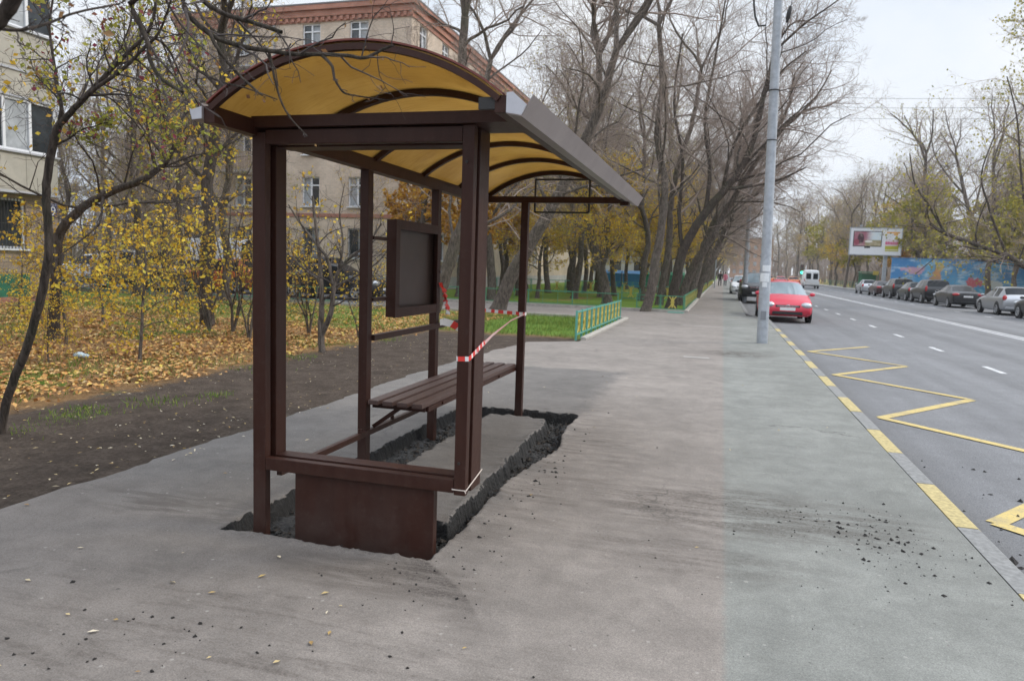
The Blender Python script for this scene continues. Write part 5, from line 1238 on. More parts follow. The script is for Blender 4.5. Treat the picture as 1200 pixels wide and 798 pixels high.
# far things that close the views
F1 = empty('brick_block', (9.5, 290, 0), 0, 'far orange brick block at the end of the street behind the lamp pole', 'apartment block')
wl = MB(); hl = [(1.0 + 2.4 * a, 2.2 + 2.4 * a, 1.5 + 3 * b, 3.0 + 3 * b) for a in range(6) for b in range(4)]
wall_open(wl, (2.5, 290, 0), (1, 0, 0), 15, 0, 14.6, hl, .2); wl.box(2.5, 17.5, 290.3, 302, -.2, 14.6); bpart(wl, 'wall', mat('far_orange_brick', (.42, .26, .18), .9, var=.15, scale=.8), F1)
for u0, u1, a, b in hl:
    pn = MB(); pn.quad((2.5 + u0, 290.19, a), (2.5 + u1, 290.19, a), (2.5 + u1, 290.19, b), (2.5 + u0, 290.19, b)); bpart(pn, 'window', M_CURTAIN, F1)
rp = MB(); rp.box(2.2, 17.8, 289.7, 302.3, 14.6, 15.0); bpart(rp, 'roof', M_PLASTER, F1)
F2 = empty('grey_building', (-24, 104, 0), 0, 'long light grey building glimpsed between the park trunks', 'building')
wl = MB(); hl = [(1.5 + 3.2 * a, 2.9 + 3.2 * a, 1.2 + 3.1 * b, 2.8 + 3.1 * b) for a in range(14) for b in range(3)]
wall_open(wl, (-52, 104, 0), (1, 0, 0), 47, 0, 10.4, hl, .2); wl.quad((-5, 104, 0), (-5, 116, 0), (-5, 116, 10.4), (-5, 104, 10.4)); bpart(wl, 'wall', mat('far_grey_plaster', (.40, .39, .38), .9, var=.1, scale=.6), F2)
rp = MB(); rp.box(-52.4, -4.6, 103.6, 116, 10.4, 10.8); bpart(rp, 'roof', M_PLASTER, F2)
for u0, u1, a, b in hl:
    pn = MB(); pn.quad((-52 + u0, 104.19, a), (-52 + u1, 104.19, a), (-52 + u1, 104.19, b), (-52 + u0, 104.19, b)); bpart(pn, 'window', M_GLASS, F2)
def container(name, label, x, y, w_, m_):
    root = empty(name, (x, y, 0), 0, label, 'container'); b = MB(); b.box(-w_ / 2, w_ / 2, -.55, .55, .12, 1.25, bev=.03)
    for k in range(5): b.box(-w_ / 2 + .1 + k * (w_ - .26) / 4, -w_ / 2 + .16 + k * (w_ - .26) / 4, -.575, -.552, .2, 1.2)
    b.build('bin_body', m_, root)
    l = MB(); l.add([(-w_ / 2 - .04, -.6, 1.255), (w_ / 2 + .04, -.6, 1.255), (w_ / 2 + .04, .6, 1.255), (-w_ / 2 - .04, .6, 1.255), (-w_ / 2 - .04, -.2, 1.45), (w_ / 2 + .04, -.2, 1.45), (w_ / 2 + .04, .6, 1.5), (-w_ / 2 - .04, .6, 1.5)], [(0, 3, 2, 1), (0, 1, 5, 4), (4, 5, 6, 7), (1, 2, 6, 5), (2, 3, 7, 6), (3, 0, 4, 7)]); l.build('lid', m_, root)
    for sx in (-1, 1):
        for sy in (-1, 1):
            wv = MB(); wv.cyl((sx * (w_ / 2 - .15) - .03, sy * .4, .07), (sx * (w_ / 2 - .15) + .03, sy * .4, .07), .07, 10); wv.build('castor', M_BLACK, root)
container('waste_container', 'blue waste container far in the park, left one of the pair', -8.95, 62, 1.5, M_CONT_B)
container('waste_container', 'blue waste container far in the park, beside the green ones', -7.3, 62, 1.5, M_CONT_B)
container('waste_container', 'green waste container next to the blue pair in the park', -5.6, 63, 1.6, M_CONT_G)
container('waste_container', 'green waste container farthest right, half behind the trunks', -3.9, 63, 1.6, M_CONT_G)
# ------------------------------------------------------------------ cars
KINDS_ = {
 'hatchback': dict(L=4.25, W=1.76, wr=.315, st=[(0, .46, .80, .82, .74, .62), (.012, .34, .90, .92, .83, .66), (.04, .27, .96, 1.02, .87, .66), (.07, .24, .97, 1.08, .88, .64), (.17, .22, .965, 1.42, .88, .58), (.20, .22, .96, 1.445, .88, .585), (.355, .22, .955, 1.475, .88, .60), (.385, .22, .95, 1.475, .88, .60), (.50, .22, .94, 1.46, .88, .59), (.54, .22, .935, 1.43, .88, .575), (.715, .22, .92, .99, .88, .74), (.80, .22, .87, .93, .88, .70), (.90, .22, .79, .84, .87, .66), (.965, .24, .70, .74, .83, .60), (.99, .30, .60, .63, .76, .52), (1.0, .40, .54, .55, .68, .45)], side=(5, 7, 8, 9), pillar=(), front=9, back=3, ax=(.185, .80)),
 'saloon': dict(L=4.65, W=1.78, wr=.315, st=[(0, .46, .80, .83, .76, .62), (.012, .33, .90, .94, .84, .68), (.05, .25, .95, 1.00, .88, .70), (.155, .22, .96, 1.03, .89, .70), (.295, .22, .955, 1.36, .89, .57), (.325, .22, .955, 1.40, .89, .575), (.44, .22, .95, 1.43, .89, .59), (.465, .22, .95, 1.43, .89, .59), (.56, .22, .94, 1.42, .89, .58), (.595, .22, .94, 1.38, .89, .565), (.735, .22, .92, .99, .89, .74), (.82, .22, .87, .92, .88, .70), (.92, .23, .78, .82, .86, .64), (.975, .27, .68, .71, .80, .56), (1.0, .40, .56, .57, .70, .46)], side=(4, 5, 7, 8, 9), pillar=(), front=9, back=3, ax=(.20, .81)),
 'suv': dict(L=4.6, W=1.85, wr=.36, st=[(0, .55, .95, .98, .80, .68), (.012, .42, 1.08, 1.12, .88, .70), (.035, .36, 1.12, 1.20, .91, .70), (.10, .32, 1.12, 1.66, .92, .64), (.13, .30, 1.12, 1.69, .92, .645), (.30, .30, 1.11, 1.72, .92, .65), (.33, .30, 1.11, 1.72, .92, .65), (.49, .30, 1.10, 1.71, .92, .645), (.515, .30, 1.10, 1.71, .92, .645), (.60, .30, 1.09, 1.66, .92, .63), (.72, .30, 1.07, 1.13, .92, .78), (.82, .30, 1.03, 1.08, .91, .74), (.93, .32, .96, 1.00, .89, .70), (.985, .36, .84, .87, .84, .62), (1.0, .48, .72, .73, .76, .52)], side=(4, 6, 8, 9), pillar=(), front=9, back=2, ax=(.18, .81)),
 'van': dict(L=5.2, W=1.95, wr=.34, st=[(0, .50, 1.10, 2.20, .90, .78), (.008, .42, 1.12, 2.34, .95, .82), (.03, .36, 1.13, 2.42, .97, .83), (.30, .32, 1.13, 2.45, .975, .84), (.55, .32, 1.13, 2.45, .975, .84), (.70, .32, 1.12, 2.42, .975, .83), (.73, .32, 1.12, 2.38, .97, .80), (.865, .32, 1.10, 1.20, .96, .80), (.93, .34, 1.00, 1.05, .94, .74), (.985, .38, .82, .85, .88, .64), (1.0, .48, .70, .71, .78, .54)], side=(5, 6), pillar=(), front=6, back=-1, ax=(.20, .82)),
}
def car(name, kind, label, paint, loc, rz, group=None, glass=None, detail=True):
    K = KINDS_[kind]; L = K['L']; root = empty(name, loc, rz, label, 'van' if kind == 'van' else 'car', group)
    gl = glass or M_CARGLASS; n = len(K['st']); rings = []
    for (u, zb, be, tp_, w_, wt) in K['st']:
        y = (u - .5) * L; hb = be - zb; gh = tp_ - be
        half = [(0, zb), (.80 * w_, zb), (.95 * w_, zb + .06), (.995 * w_, zb + .28 * hb), (w_, zb + .62 * hb), (.975 * w_, zb + .88 * hb), (.93 * w_, be), (wt + .02, be + .86 * gh), (wt * .86, be + .985 * gh), (wt * .45, tp_ + .012), (0, tp_ + .018)]
        rings.append([(x, y, z) for x, z in half] + [(-x, y, z) for x, z in reversed(half[1:-1])])
    N = len(rings[0]); body = MB(); sw = MB(); sw2 = MB(); fw_ = MB(); rw = MB()
    for i in range(n - 1):
        for j in range(N):
            j2 = (j + 1) % N; q = [rings[i][j], rings[i][j2], rings[i + 1][j2], rings[i + 1][j]]
            lo = min(j, N - j - 1)      # 0..10 from the bottom up on either side
            dst = body
            if lo == 6 and i in K['side']: dst = sw if j < N / 2 else sw2
            elif lo in (7, 8, 9) and i == K['front']: dst = fw_
            elif lo in (7, 8, 9) and i == K['back']: dst = rw
            dst.add(q, [(3, 2, 1, 0)], 0, True)
    body.add(rings[0], [tuple(range(N))]); body.add(rings[-1], [tuple(reversed(range(N)))])
    def weld(o, ang=38):
        bm = bmesh.new(); bm.from_mesh(o.data); bmesh.ops.remove_doubles(bm, verts=bm.verts, dist=1e-4); bmesh.ops.recalc_face_normals(bm, faces=bm.faces); bm.to_mesh(o.data); bm.free()
        o.data.set_sharp_from_angle(angle=R(ang))
    o = body.build('body', paint, root); weld(o)
    for mb, nm in ((sw, 'side_window'), (sw2, 'side_window'), (fw_, 'windscreen'), (rw, 'rear_window')):
        if mb.v: o2 = mb.build(nm, gl, root); weld(o2, 60)
    W2 = K['st'][n // 2][4]; wr = K['wr']
    for ax in K['ax']:
        for s in (-1, 1):
            y = (ax - .5) * L; a = MB(); a.cyl((s * (W2 - .05), y, wr + .03), (s * (W2 + .004), y, wr + .03), wr + .065, 24); a.build('wheel_arch', M_TRIM, root)
            wh = MB(); x0, x1 = s * (W2 - .17), s * (W2 + .018)
            pr = [(x0, wr * .7), (x0, wr * .96), (x0 + (x1 - x0) * .15, wr), (x0 + (x1 - x0) * .85, wr), (x1, wr * .95), (x1, wr * .66)]
            wh.add([(x, y + r_ * math.cos(k * math.pi / 12), wr + r_ * math.sin(k * math.pi / 12)) for x, r_ in pr for k in range(24)], [(i * 24 + k, i * 24 + (k + 1) % 24, (i + 1) * 24 + (k + 1) % 24, (i + 1) * 24 + k) for i in range(len(pr) - 1) for k in range(24)], 0, True)
            wo = wh.build('wheel', M_TYRE, root)
            if detail:
                rm = MB(); rm.cyl((x1 - s * .05, y, wr), (x1 - s * .045, y, wr), wr * .62, 20, 1)
                for k in range(5):
                    a_ = k * 2 * math.pi / 5 + .3; rm.bar((x1 - s * .02, y, wr), (x1 - s * .012, y + wr * .63 * math.cos(a_), wr + wr * .63 * math.sin(a_)), .065, .02, 0, up=(1, 0, 0))
                rm.tube([(x1 - s * .008, y + wr * .65 * math.cos(k * math.pi / 10), wr + wr * .65 * math.sin(k * math.pi / 10)) for k in range(21)], .022, 5)
                rm.build('rim', [M_RIM, M_TRIM], wo)
            else:
                rm = MB(); rm.cyl((x1 - s * .02, y, wr), (x1 - s * .005, y, wr), wr * .62, 16); rm.build('rim', M_RIM, wo)
    yf = L / 2; yr = -L / 2; st = K['st']; zf = st[-3][2]; wf = st[-3][4]
    for s in (-1, 1):
        h = MB(); h.ell((s * wf * .76, yf - .15, zf - .06), (.21, .20, .11 if kind != 'van' else .13)); h.build('headlight', M_HEAD, root)
        zt = st[2][2] - .10; h = MB()
        if kind in ('suv', 'van'): h.ell((s * st[2][4] * .90, yr + .06, zt + .05), (.08, .07, .22))
        elif kind == 'hatchback': h.ell((s * st[2][4] * .87, yr + .10, zt + .04), (.11, .10, .16))
        else: h.ell((s * st[2][4] * .76, yr + .07, zt), (.22, .10, .10))
        h.build('tail_light', M_TAIL, root)
        yc = (st[K['front'] + 1][0] - .5) * L - .28; zb_ = st[K['front']][2]
        h = MB(); h.ell((s * (W2 + .09), yc, zb_ + .07), (.10, .065, .07)); h.bar((s * (W2 - .06), yc, zb_ + .02), (s * (W2 + .05), yc, zb_ + .05), .05, .03); h.build('wing_mirror', paint, root)
        for u in ((.40, .56) if kind != 'van' else (.72,)):
            h = MB(); h.box(s * W2 * .985 - .012, s * W2 * .985 + .012, (u - .5) * L - .10, (u - .5) * L + .08, st[6][2] - .14, st[6][2] - .115); h.build('door_handle', paint, root)
    zb = st[-2][1]
    g_ = MB(); g_.box(-wf * .50, wf * .50, yf - .20, yf - .004, zf - .17, zf - .06, bev=.015); g_.box(-wf * .62, wf * .62, yf - .16, yf + .004, zb + .0, zb + .12, bev=.02)
    for s in (-1, 1): g_.box(s * wf * .80 - .10, s * wf * .80 + .10, yf - .25, yf - .075, zb + .06, zb + .16, bev=.02)
    g_.build('grille', M_TRIM, root)
    if detail:
        c = MB(); c.box(-wf * .44, wf * .44, yf - .012, yf + .003, zf - .105, zf - .080); c.tube([(.055 * math.cos(a * .524), yf + .001, zf - .097 + .055 * math.sin(a * .524)) for a in range(13)], .010, 5); c.build('badge_bar', M_CHROME, root)
    p_ = MB(); p_.box(-.26, .26, yf - .03, yf + .008, zb + .15, zb + .26); p_.build('number_plate', M_PLATE, root)
    p_ = MB(); zpl = .80 if kind != 'van' else .72; zpl = zpl + (.18 if kind == 'suv' else 0); p_.box(-.26, .26, yr - .012, yr + .05, zpl - .12, zpl - .01); p_.build('number_plate', M_PLATE, root)
    bp = MB(); bp.box(-st[1][4] * .86, st[1][4] * .86, yr + .0, yr + .2, st[0][1] - .12, st[0][1] + .0, bev=.03); bp.build('rear_bumper', M_TRIM if kind in ('suv', 'van') else paint, root)
    if kind == 'van':
        for s in (-1, 1): wv = MB(); wv.box(s * .43 - .30, s * .43 + .30, yr - .012, yr + .06, 1.25, 2.02, bev=.01); wv.build('rear_window', M_CARGLASS, root)
    return root

RED = car_mats('red', (.58, .03, .06), 0); BLACK = car_mats('black', (.012, .013, .016)); DGREY = car_mats('dark_grey', (.022, .023, .026), .2); SILV = car_mats('silver', (.42, .43, .45), .6)
WHITE = car_mats('white', (.70, .71, .72), 0); ORANGE = car_mats('orange', (.60, .14, .03), .1); DGREEN = car_mats('dark_green', (.012, .022, .022), .2); MAROON = car_mats('maroon', (.05, .02, .022), .2); BEIGE = car_mats('beige_grey', (.16, .145, .125), .2); BLUEG = car_mats('blue_grey', (.20, .25, .30), .5)
RZ = -.12
kl = 'cars parked along the near kerb'
car('parked_car', 'hatchback', 'red hatchback parked at the near kerb facing the viewer, just past the lamp pole', RED, (2.28, 29.9, RZ), math.pi + .01, kl, M_CARGLASS_L)
car('parked_car', 'suv', 'black off-roader parked behind the red hatchback, half on the pavement', BLACK, (1.93, 46.4, -.06), math.pi, kl, M_CARGLASS_L)
car('parked_car', 'hatchback', 'white car parked behind the black off-roader', WHITE, (1.5, 60, -.06), math.pi, kl, M_CARGLASS_L, False)
car('parked_car', 'saloon', 'dark saloon parked far down the near kerb behind the white car', DGREY, (1.9, 76, -.06), math.pi, kl, None, False)
rl = 'cars parked along the far kerb'
X_ = 14.72
car('parked_car', 'saloon', 'dark car cut off by the right edge, nearest in the far parked row', DGREY, (X_ + .05, 39.4, RZ), 0, rl)
car('parked_car', 'hatchback', 'silver hatchback in the far parked row', SILV, (X_, 45.0, RZ), 0, rl)
car('parked_car', 'saloon', 'dark grey saloon with red tail lights, parked next beyond the silver hatchback', DGREY, (X_, 53.7, RZ), 0, rl)
car('parked_car', 'suv', 'black tall car parked beyond the dark grey saloon', BLACK, (X_, 60.1, RZ), 0, rl)
car('parked_car', 'hatchback', 'dark green hatchback parked beyond the black tall car', DGREEN, (X_, 64.9, RZ), 0, rl)
car('parked_car', 'suv', 'dark grey tall car in the middle of the far parked row', DGREY, (X_, 70.4, RZ), 0, rl)
car('parked_car', 'saloon', 'maroon tinted saloon, second last of the far parked row', MAROON, (X_, 77.2, RZ), 0, rl)
car('parked_car', 'hatchback', 'pale silver car at the far end of the parked row', SILV, (X_, 84.6, RZ), 0, rl)
car('delivery_van', 'van', 'white van with orange tail lights driving away down the far lane', WHITE, (11.3, 106, RZ), 0)
car('traffic_car', 'hatchback', 'orange car waiting just left of the white van down the road', ORANGE, (9.75, 113, RZ), 0, 'red and orange cars far down the road', None, False)
car('traffic_car', 'saloon', 'red car second left of the white van down the road', RED, (8.6, 120, RZ), 0, 'red and orange cars far down the road', None, False)
car('traffic_car', 'hatchback', 'orange car farthest left in the distant queue, over the roof of the red hatchback', ORANGE, (7.2, 128, RZ), 0, 'red and orange cars far down the road', None, False)
cl_ = 'cars parked in the courtyard behind the lawn'
def yard(kind, label, paint, px, Y, rz=math.pi / 2):
    q = at(px, 340, Y); car('parked_car', kind, label, paint, (q.x, Y, .0), rz, cl_)
yard('hatchback', 'white car behind the yellow saplings, farthest left in the courtyard', WHITE, 112, 30.5)
yard('suv', 'grey beige estate car with dark windows behind the yellow saplings', BEIGE, 172, 27.2, -math.pi / 2)
yard('saloon', 'blue grey saloon left of the dark straight trunk', BLUEG, 216, 29.2)
yard('hatchback', 'red orange hatchback behind the bare bushes', ORANGE, 262, 27.6)
yard('van', 'white van behind the red orange hatchback', WHITE, 275, 31.5, -math.pi / 2)
yard('saloon', 'black saloon seen through the shelter behind the forked sapling', BLACK, 392, 27.0, -math.pi / 2)
yard('suv', 'dark car behind the black saloon, seen left of the forked sapling', DGREY, 352, 30.8)
# ------------------------------------------------------------------ poles, wires, signs, people
lp = empty('lamp_pole', (.975, 17.87, 0), 0, 'grey steel lamp pole with pasted notices on the pavement edge', 'lamp pole')
def lpart(mb, nm, m_, par=lp):
    o = mb.build(nm, m_, par); o.location = -Vector(lp.location); return o
def pp(z): return Vector((.975 - .0195 * z, 17.87 + .003 * z, z))
f = MB(); f.tube([pp(z) for z in (-.1, 1.9, 1.95, 5, 10)], [.125, .122, .112, .105, .085], 20); lpart(f, 'shaft', M_POLE)
f = MB()
for z in (4.62, 5.72): f.tube([pp(z) + Vector((math.cos(a * .2618) * .113, math.sin(a * .2618) * .113, 0)) for a in range(25)], .012, 5)
f.tube([pp(5.72) + Vector((.11, 0, 0)), pp(5.74) + Vector((.9, -.1, .06))], .006, 4); f.tube([pp(5.70) + Vector((.1, -.05, 0)), pp(5.62) + Vector((.65, -.2, -.02))], .005, 4)
lpart(f, 'strap', M_DARKMETAL)
def wrap(z0, z1, a0, a1, r_=.128):
    mb = MB(); n = 12
    for k in range(n):
        aa = a0 + (a1 - a0) * k / n; ab = a0 + (a1 - a0) * (k + 1) / n
        P_ = [pp(z) + Vector((math.cos(a) * r_, math.sin(a) * r_, 0)) for a, z in ((aa, z0), (ab, z0), (ab, z1), (aa, z1))]
        mb.add(P_, [(0, 1, 2, 3)], 0, True)
    return mb
for z0, z1, a0, a1 in ((1.42, 1.62, R(-150), R(-50)), (1.66, 1.80, R(-125), R(-40)), (1.30, 1.41, R(-120), R(-70))): lpart(wrap(z0, z1, a0, a1), 'paper_notice', M_PAPER)
f = MB(); f.box(.975 - .06 - .02, .975 + .06 - .02, 17.87 - .128, 17.87 - .10, .55, .75); lpart(f, 'hatch', mat('pole_hatch', (.20, .21, .23), .6))
f = MB(); f.tube([at(884, -25, 17.6), at(883.5, 5, 17.6), at(885, 20, 17.6), at(889, 31, 17.6), at(898, 30, 17.6)], .022, 6); f.tube([at(884, -25, 17.6), pp(8.2)], .02, 5); lpart(f, 'cable_hook', M_DARKMETAL)
f = MB(); f.tube([at(934, -40, 17.7), at(927, 8, 17.7), at(921, 38, 17.75), at(914, 68, 17.8)], .008, 5); f.tube([at(926.5, 8, 17.7), at(925, 14, 17.7), at(923.5, 21, 17.7), at(922, 27, 17.72)], [.03, .05, .05, .02], 8); tag(f.build('hanging_wire', M_DARKMETAL), 'black wire with an insulator hanging beside the lamp pole', 'wire')
p2 = empty('street_pole', (1.30, 45, 0), 0, 'second grey pole farther down the pavement, left of the red hatchback', 'lamp pole')
f = MB(); f.tube([(0, 0, -.1), (-.05, 0, 5), (-.1, 0, 10)], [.14, .12, .10], 14); f.build('shaft', M_POLE, p2)
f = MB(); f.tube([(-.1, 0, 9.6), (.8, 0, 10.4), (2.2, 0, 10.7)], .04, 8); f.build('arm', M_POLE, p2)
p3 = empty('street_pole', (-.75, 78, 0), 0, 'thin pale post far along the pavement near the walkers', 'post')
f = MB(); f.tube([(0, 0, -.1), (0, 0, 4.8)], .06, 8); f.build('shaft', M_POLE, p3)
f = MB(); f.box(-.25, .25, -.02, .02, 4.2, 4.7); f.build('sign_plate', M_PAPER, p3)
for i, yy in enumerate((113, 124, 137, 211)):
    a = at(905, yy, 60); b = at(1215, yy + 2, 60); c = (a + b) / 2 - Vector((0, 0, .12))
    f = MB(); f.tube([a, (a * 3 + c) / 4 - Vector((0, 0, .02)), c, (b * 3 + c) / 4 - Vector((0, 0, .02)), b], .013, 4)
    tag(f.build('overhead_wire', mat('wire_grey', (.22, .23, .25), .6)), ['topmost of the thin wires crossing the sky over the road', 'second highest thin wire crossing the sky over the road', 'third thin wire crossing the sky over the road', 'lowest thin wire crossing the sky above the roadside trees'][i], 'wire', 'thin wires over the road')

# billboard
bbY = 98.0
bb = empty('billboard', (18.9, bbY, 0), 0, 'white billboard on a single post across the road', 'billboard')
def bp2(mb, nm, m_, par=bb):
    o = mb.build(nm, m_, par); off = Vector(bb.location); q = par
    o.location = -off if par is bb else Vector((0, 0, 0)); return o
bx_0, bx_1, bz0, bz1 = 14.75, 20.4, 4.38, 7.55
f = MB(); f.box(18.68, 19.08, bbY + .25, bbY + .65, -.1, 7.0); bp2(f, 'post', M_POLE)
f = MB(); f.box(bx_0, bx_1, bbY - .02, bbY + .24, bz0, bz1); pnl = bp2(f, 'panel', mat('billboard_white', (.72, .73, .76), .5))
f = MB()
for (x0, x1, z0, z1) in ((bx_0 - .09, bx_1 + .09, bz1, bz1 + .09), (bx_0 - .09, bx_1 + .09, bz0 - .09, bz0), (bx_0 - .09, bx_0, bz0, bz1), (bx_1, bx_1 + .09, bz0, bz1)): f.box(x0, x1, bbY - .06, bbY + .26, z0, z1)
for k in range(3): f.bar((bx_0 + 1 + k * 1.9, bbY - .03, bz1 + .08), (bx_0 + 1 + k * 1.9, bbY - .7, bz1 + .25), .06, .06); f.box(bx_0 + .85 + k * 1.9, bx_0 + 1.15 + k * 1.9, bbY - .85, bbY - .65, bz1 + .17, bz1 + .33)
bp2(f, 'frame', M_POLE)
# printed picture: a dark-framed screen showing a long-haired figure by a pale table, text lines at the right
def img_mat():
    m, nt_, b = nodes('screen_picture'); t = NT(nt_); P, X, Y, Z = wcoord(t)
    n = t.noise(P, 1.6, 3, .6)
    c = t.mix(t.g(X, 16.3, 17.4), (.34, .12, .16), (.62, .70, .74)); c = t.mix(t.blob(X, Z, 15.9, 6.3, .42, .75, .5), c, (.06, .02, .03)); c = t.mix(t.blob(X, Z, 15.45, 5.9, .35, .4, .4), c, (.30, .05, .08))
    c = t.mix(t.m('MULTIPLY', t.g(Z, 6.2, 6.05), t.g(X, 16.2, 16.6)), c, (.32, .27, .14)); c = t.mix(t.blob(X, Z, 16.8, 5.95, .5, .16, .5), c, (.75, .72, .66)); c = t.mix(t.m('MULTIPLY', t.g(n, .5, .65), .25), c, (.85, .7, .6))
    t.L.new(c, b.inputs['Base Color']); b.inputs['Roughness'].default_value = .6; return m
f = MB(); f.box(15.06, 18.26, bbY - .034, bbY - .021, 5.33, 7.20); o = bp2(f, 'printed_screen', M_TRIM, pnl)
f = MB(); f.box(15.15, 18.17, bbY - .040, bbY - .035, 5.42, 7.11); bp2(f, 'printed_picture', img_mat(), pnl)
f = MB(); f.box(16.35, 17.0, bbY - .034, bbY - .022, 5.16, 5.32); bp2(f, 'printed_stand', M_DARKMETAL, pnl)
M_PINKP = mat('print_pink', (.62, .10, .22), .6); M_OLIVE = mat('print_olive', (.42, .40, .03), .6); M_ORP = mat('print_orange', (.75, .36, .04), .6); M_PINK2 = mat('print_pale_pink', (.75, .55, .60), .6)
for a, b_, z0, z1, mi in ((18.75, 20.15, 6.95, 7.15, 2), (19.55, 20.0, 6.72, 6.94, 2), (18.66, 20.15, 5.62, 5.98, 0), (18.66, 20.15, 5.03, 5.46, 1), (18.62, 20.2, 5.50, 5.58, 3), (18.66, 20.15, 4.82, 4.96, 1), (18.7, 20.1, 6.1, 6.2, 3)):
    k = a; f = MB()
    while k < b_ - .05:
        w_ = rnd.uniform(.10, .22); f.box(k, min(b_, k + w_), bbY - .033, bbY - .021, z0, z1, mi); k += w_ + (.03 if mi != 1 else .0)
    bp2(f, 'printed_line', [M_PINKP, M_OLIVE, M_ORP, M_PINK2], pnl)

# blue painted wall
def mural_mat():
    m, nt_, b = nodes('mural_paint'); t = NT(nt_); P, X, Y, Z = wcoord(t)
    mp_ = t.n('ShaderNodeMapping'); t.L.new(P, mp_.inputs[0]); mp_.inputs['Scale'].default_value = (.5, .5, 1.1)
    n = t.noise(mp_.outputs[0], 1.5, 5, .6); n2 = t.noise(P, .35, 3, .5)
    c = t.mix(t.g(n2, .3, .7), (.05, .20, .46), (.12, .38, .62)); c = t.mix(t.m('MULTIPLY', t.g(n, .48, .66), .8), c, (.50, .64, .74)); c = t.mix(t.m('MULTIPLY', t.g(Z, 1.3, .3), .5), c, (.03, .36, .50))
    wv_ = t.m('SUBTRACT', t.noise(P, 1.1, 5, .65), .5); wz_ = t.m('SUBTRACT', t.noise(P, 1.7, 5, .65), .5)
    X = t.m('ADD', X, t.m('MULTIPLY', wv_, 2.6)); Z = t.m('ADD', Z, t.m('MULTIPLY', wz_, 1.8))
    c = t.mix(t.m('MULTIPLY', t.blob(X, Z, 19.9, 2.55, 1.3, .36, .5), .8), c, (.60, .32, .42))
    c = t.mix(t.blob(X, Z, 22.05, 2.4, .34, .8, .6), c, (.55, .30, .14)); c = t.mix(t.blob(X, Z, 22.15, 3.05, .3, .35, .6), c, (.58, .46, .16)); c = t.mix(t.blob(X, Z, 21.9, 1.6, .4, .5, .6), c, (.45, .26, .16))
    c = t.mix(t.blob(X, Z, 25.6, 1.4, .8, .6, .6), c, (.52, .12, .15)); c = t.mix(t.blob(X, Z, 27.4, 1.2, .9, .5, .6), c, (.55, .60, .62))
    t.L.new(c, b.inputs['Base Color']); b.inputs['Roughness'].default_value = .8; return m
mw = empty('painted_wall', (17.7, 88, 0), R(0), 'long low wall painted blue with clouds and figures behind the far parked cars', 'wall')
f = MB(); f.box(17.6, 30.4, 88, 88.3, -.3, 3.75); o = f.build('wall', mural_mat(), mw); o.location = -Vector(mw.location)
f = MB(); f.box(17.5, 30.5, 87.95, 88.35, 3.755, 3.85); o = f.build('coping', mat('mural_coping', (.08, .22, .45), .7), mw); o.location = -Vector(mw.location)

# traffic light and far bus stop
tl = empty('traffic_light', (16.6, 172, 0), 0, 'traffic light showing green far down the road above the cars', 'traffic light')
f = MB(); f.tube([(0, 0, -.1), (0, 0, 3.6)], .07, 8); f.build('post', M_POLE, tl)
f = MB(); f.box(-.35, .35, -.2, .15, 1.8, 3.9, bev=.03); f.build('housing', mat('signal_housing', (.03, .06, .05), .6), tl)
for z, nm, m_ in ((3.55, 'lamp', mat('lamp_off_red', (.08, .015, .015), .4)), (2.87, 'lamp', mat('lamp_off_amber', (.08, .05, .015), .4)), (2.2, 'lamp', mat('lamp_green_lit', (.02, .5, .3), .4, emit=((.05, 1.0, .55), 4.0)))):
    f = MB(); f.cyl((0, -.21, z), (0, -.24, z), .27, 16); f.build(nm, m_, tl)
bs = empty('far_bus_stop', (18.0, 103, 0), 0, 'dark green bus stop canopy with yellow sign left of the billboard post', 'bus stop')
f = MB(); f.box(-1.1, 1.1, -.7, .9, 2.2, 2.32, bev=.02); f.build('roof', M_GREENP, bs)
for x in (-1.0, 1.0):
    for y in (-.6, .8): f = MB(); f.box(x - .04, x + .04, y - .04, y + .04, -.1, 2.2); f.build('post', M_GREENP, bs)
f = MB(); f.box(-.98, .98, .82, .86, .3, 2.1); f.build('back_panel', M_GREENP, bs); f = MB(); f.box(.35, 1.0, -.76, -.72, 1.95, 2.45); f.build('sign_plate', M_YELP, bs)

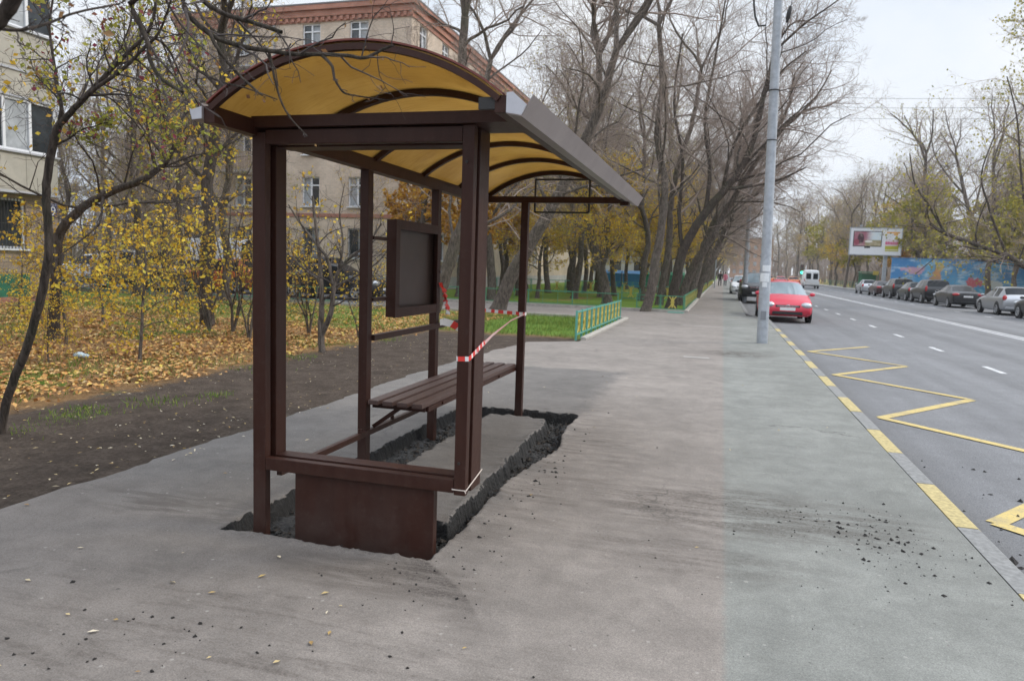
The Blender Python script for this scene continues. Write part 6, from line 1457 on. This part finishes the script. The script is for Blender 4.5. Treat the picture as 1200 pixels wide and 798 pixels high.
# people, one continuous body each
SKIN = mat('skin', (.45, .27, .20), .6); HAIR = mat('hair_dark', (.02, .015, .012), .7)
def person(loc, rz, label, top, legs, stride=.22, hgt=1.7, skirt=False):
    J = [(0, 0, .92), (0, 0, 1.12), (0, .01, 1.35), (0, 0, 1.47), (0, .02, 1.57), (0, .03, 1.66),
         (.10, 0, .88), (.11, stride * .7, .50), (.11, stride, .09), (.11, stride + .15, .05), (-.10, 0, .88), (-.11, -stride * .2, .48), (-.11, -stride, .11), (-.11, -stride + .14, .05),
         (.18, 0, 1.38), (.25, -.06, 1.12), (.26, .05, .88), (.26, .10, .79), (-.18, 0, 1.38), (-.25, .06, 1.12), (-.26, .14, .90), (-.26, .19, .81)]
    E_ = [(0, 1), (1, 2), (2, 3), (3, 4), (4, 5), (0, 6), (6, 7), (7, 8), (8, 9), (0, 10), (10, 11), (11, 12), (12, 13), (2, 14), (14, 15), (15, 16), (16, 17), (2, 18), (18, 19), (19, 20), (20, 21)]
    Rr = [.155, .15, .165, .06, .09, .085, .105, .075, .055, .045, .105, .075, .055, .045, .075, .055, .042, .035, .075, .055, .042, .035]
    s_ = hgt / 1.75; me = bpy.data.meshes.new('person_body'); me.from_pydata([(x * s_, y * s_, z * s_) for x, y, z in J], E_, []); o = bpy.data.objects.new('tmp_body', me); COL.objects.link(o)
    md = o.modifiers.new('skin', 'SKIN'); sv = me.skin_vertices[0].data
    for i, r_ in enumerate(Rr): sv[i].radius = (r_ * s_, r_ * s_ * (.75 if i in (0, 1, 2) else 1)); 
    sv[0].use_root = True
    ss = o.modifiers.new('sub', 'SUBSURF'); ss.levels = 2; ss.render_levels = 2
    dg = bpy.context.evaluated_depsgraph_get(); dg.update(); m2 = bpy.data.meshes.new_from_object(o.evaluated_get(dg)); bpy.data.objects.remove(o)
    m2.materials.clear()
    for m_ in (top, legs, SKIN): m2.materials.append(m_)
    for p in m2.polygons:
        z = p.center.z / s_; x = abs(p.center.x) / s_
        p.material_index = 2 if z > 1.46 or (x > .2 and z < .86 and z > .7) else (0 if z > (.70 if skirt else .86) else 1); p.use_smooth = True
    b = bpy.data.objects.new('person', m2); COL.objects.link(b); b.location = loc; b.rotation_euler = (0, 0, rz); tag(b, label, 'person')
    h = MB(); h.ell((0, .0, 1.655 * s_), (.10 * s_, .115 * s_, .115 * s_), 14, 10); h.build('hair', HAIR, b); return b
person((.33, 92, 0), 0, 'pedestrian in a pink coat walking away along the pavement', mat('coat_pink', (.62, .14, .22), .8), mat('trousers_dark', (.02, .02, .025), .8), .2, 1.66, True)
person((-.28, 91, 0), .1, 'pedestrian in dark clothes walking beside the pink coat', mat('coat_black', (.015, .015, .018), .8), mat('trousers_black', (.012, .012, .014), .8), -.2, 1.76)
q = at(603, 330, 58); person((q.x, 58, 0), 1.2, 'pedestrian in a dark red jacket standing among the park trunks', mat('jacket_red', (.16, .03, .03), .8), mat('trousers_dark', (.02, .02, .025), .8), .1, 1.7)
q = at(1056, 330, 80); person((17.2, 82, 0), 2, 'pedestrian in black standing behind the far parked cars', mat('coat_black', (.015, .015, .018), .8), mat('trousers_black', (.012, .012, .014), .8), .1, 1.75)
# litter
f = MB(); c = gnd(93, 420); f.ell((c.x, c.y, .05), (.10, .07, .05), 8, 6); f.ell((c.x + .09, c.y + .02, .04), (.07, .05, .035), 7, 5); tag(f.build('plastic_bag', mat('pale_plastic', (.45, .55, .60), .35, var=.3, scale=20)), 'crumpled pale plastic bag lying on the fallen leaves', 'plastic bag')
# ------------------------------------------------------------------ hazy autumn air
hz = MB(); hz.box(-280, 290, -60, 540, -1.8, 34)
hm = bpy.data.materials.new('haze_air'); hm.use_nodes = True; hn = hm.node_tree
for n_ in list(hn.nodes): hn.nodes.remove(n_)
ho = hn.nodes.new('ShaderNodeOutputMaterial'); hv = hn.nodes.new('ShaderNodeVolumePrincipled')
hv.inputs['Color'].default_value = (.92, .94, .97, 1); hv.inputs['Density'].default_value = .0004; hv.inputs['Anisotropy'].default_value = .25
hn.links.new(hv.outputs[0], ho.inputs['Volume'])
o = hz.build('haze', hm); tag(o, 'thin pale autumn haze filling the street', 'haze', kind='stuff')
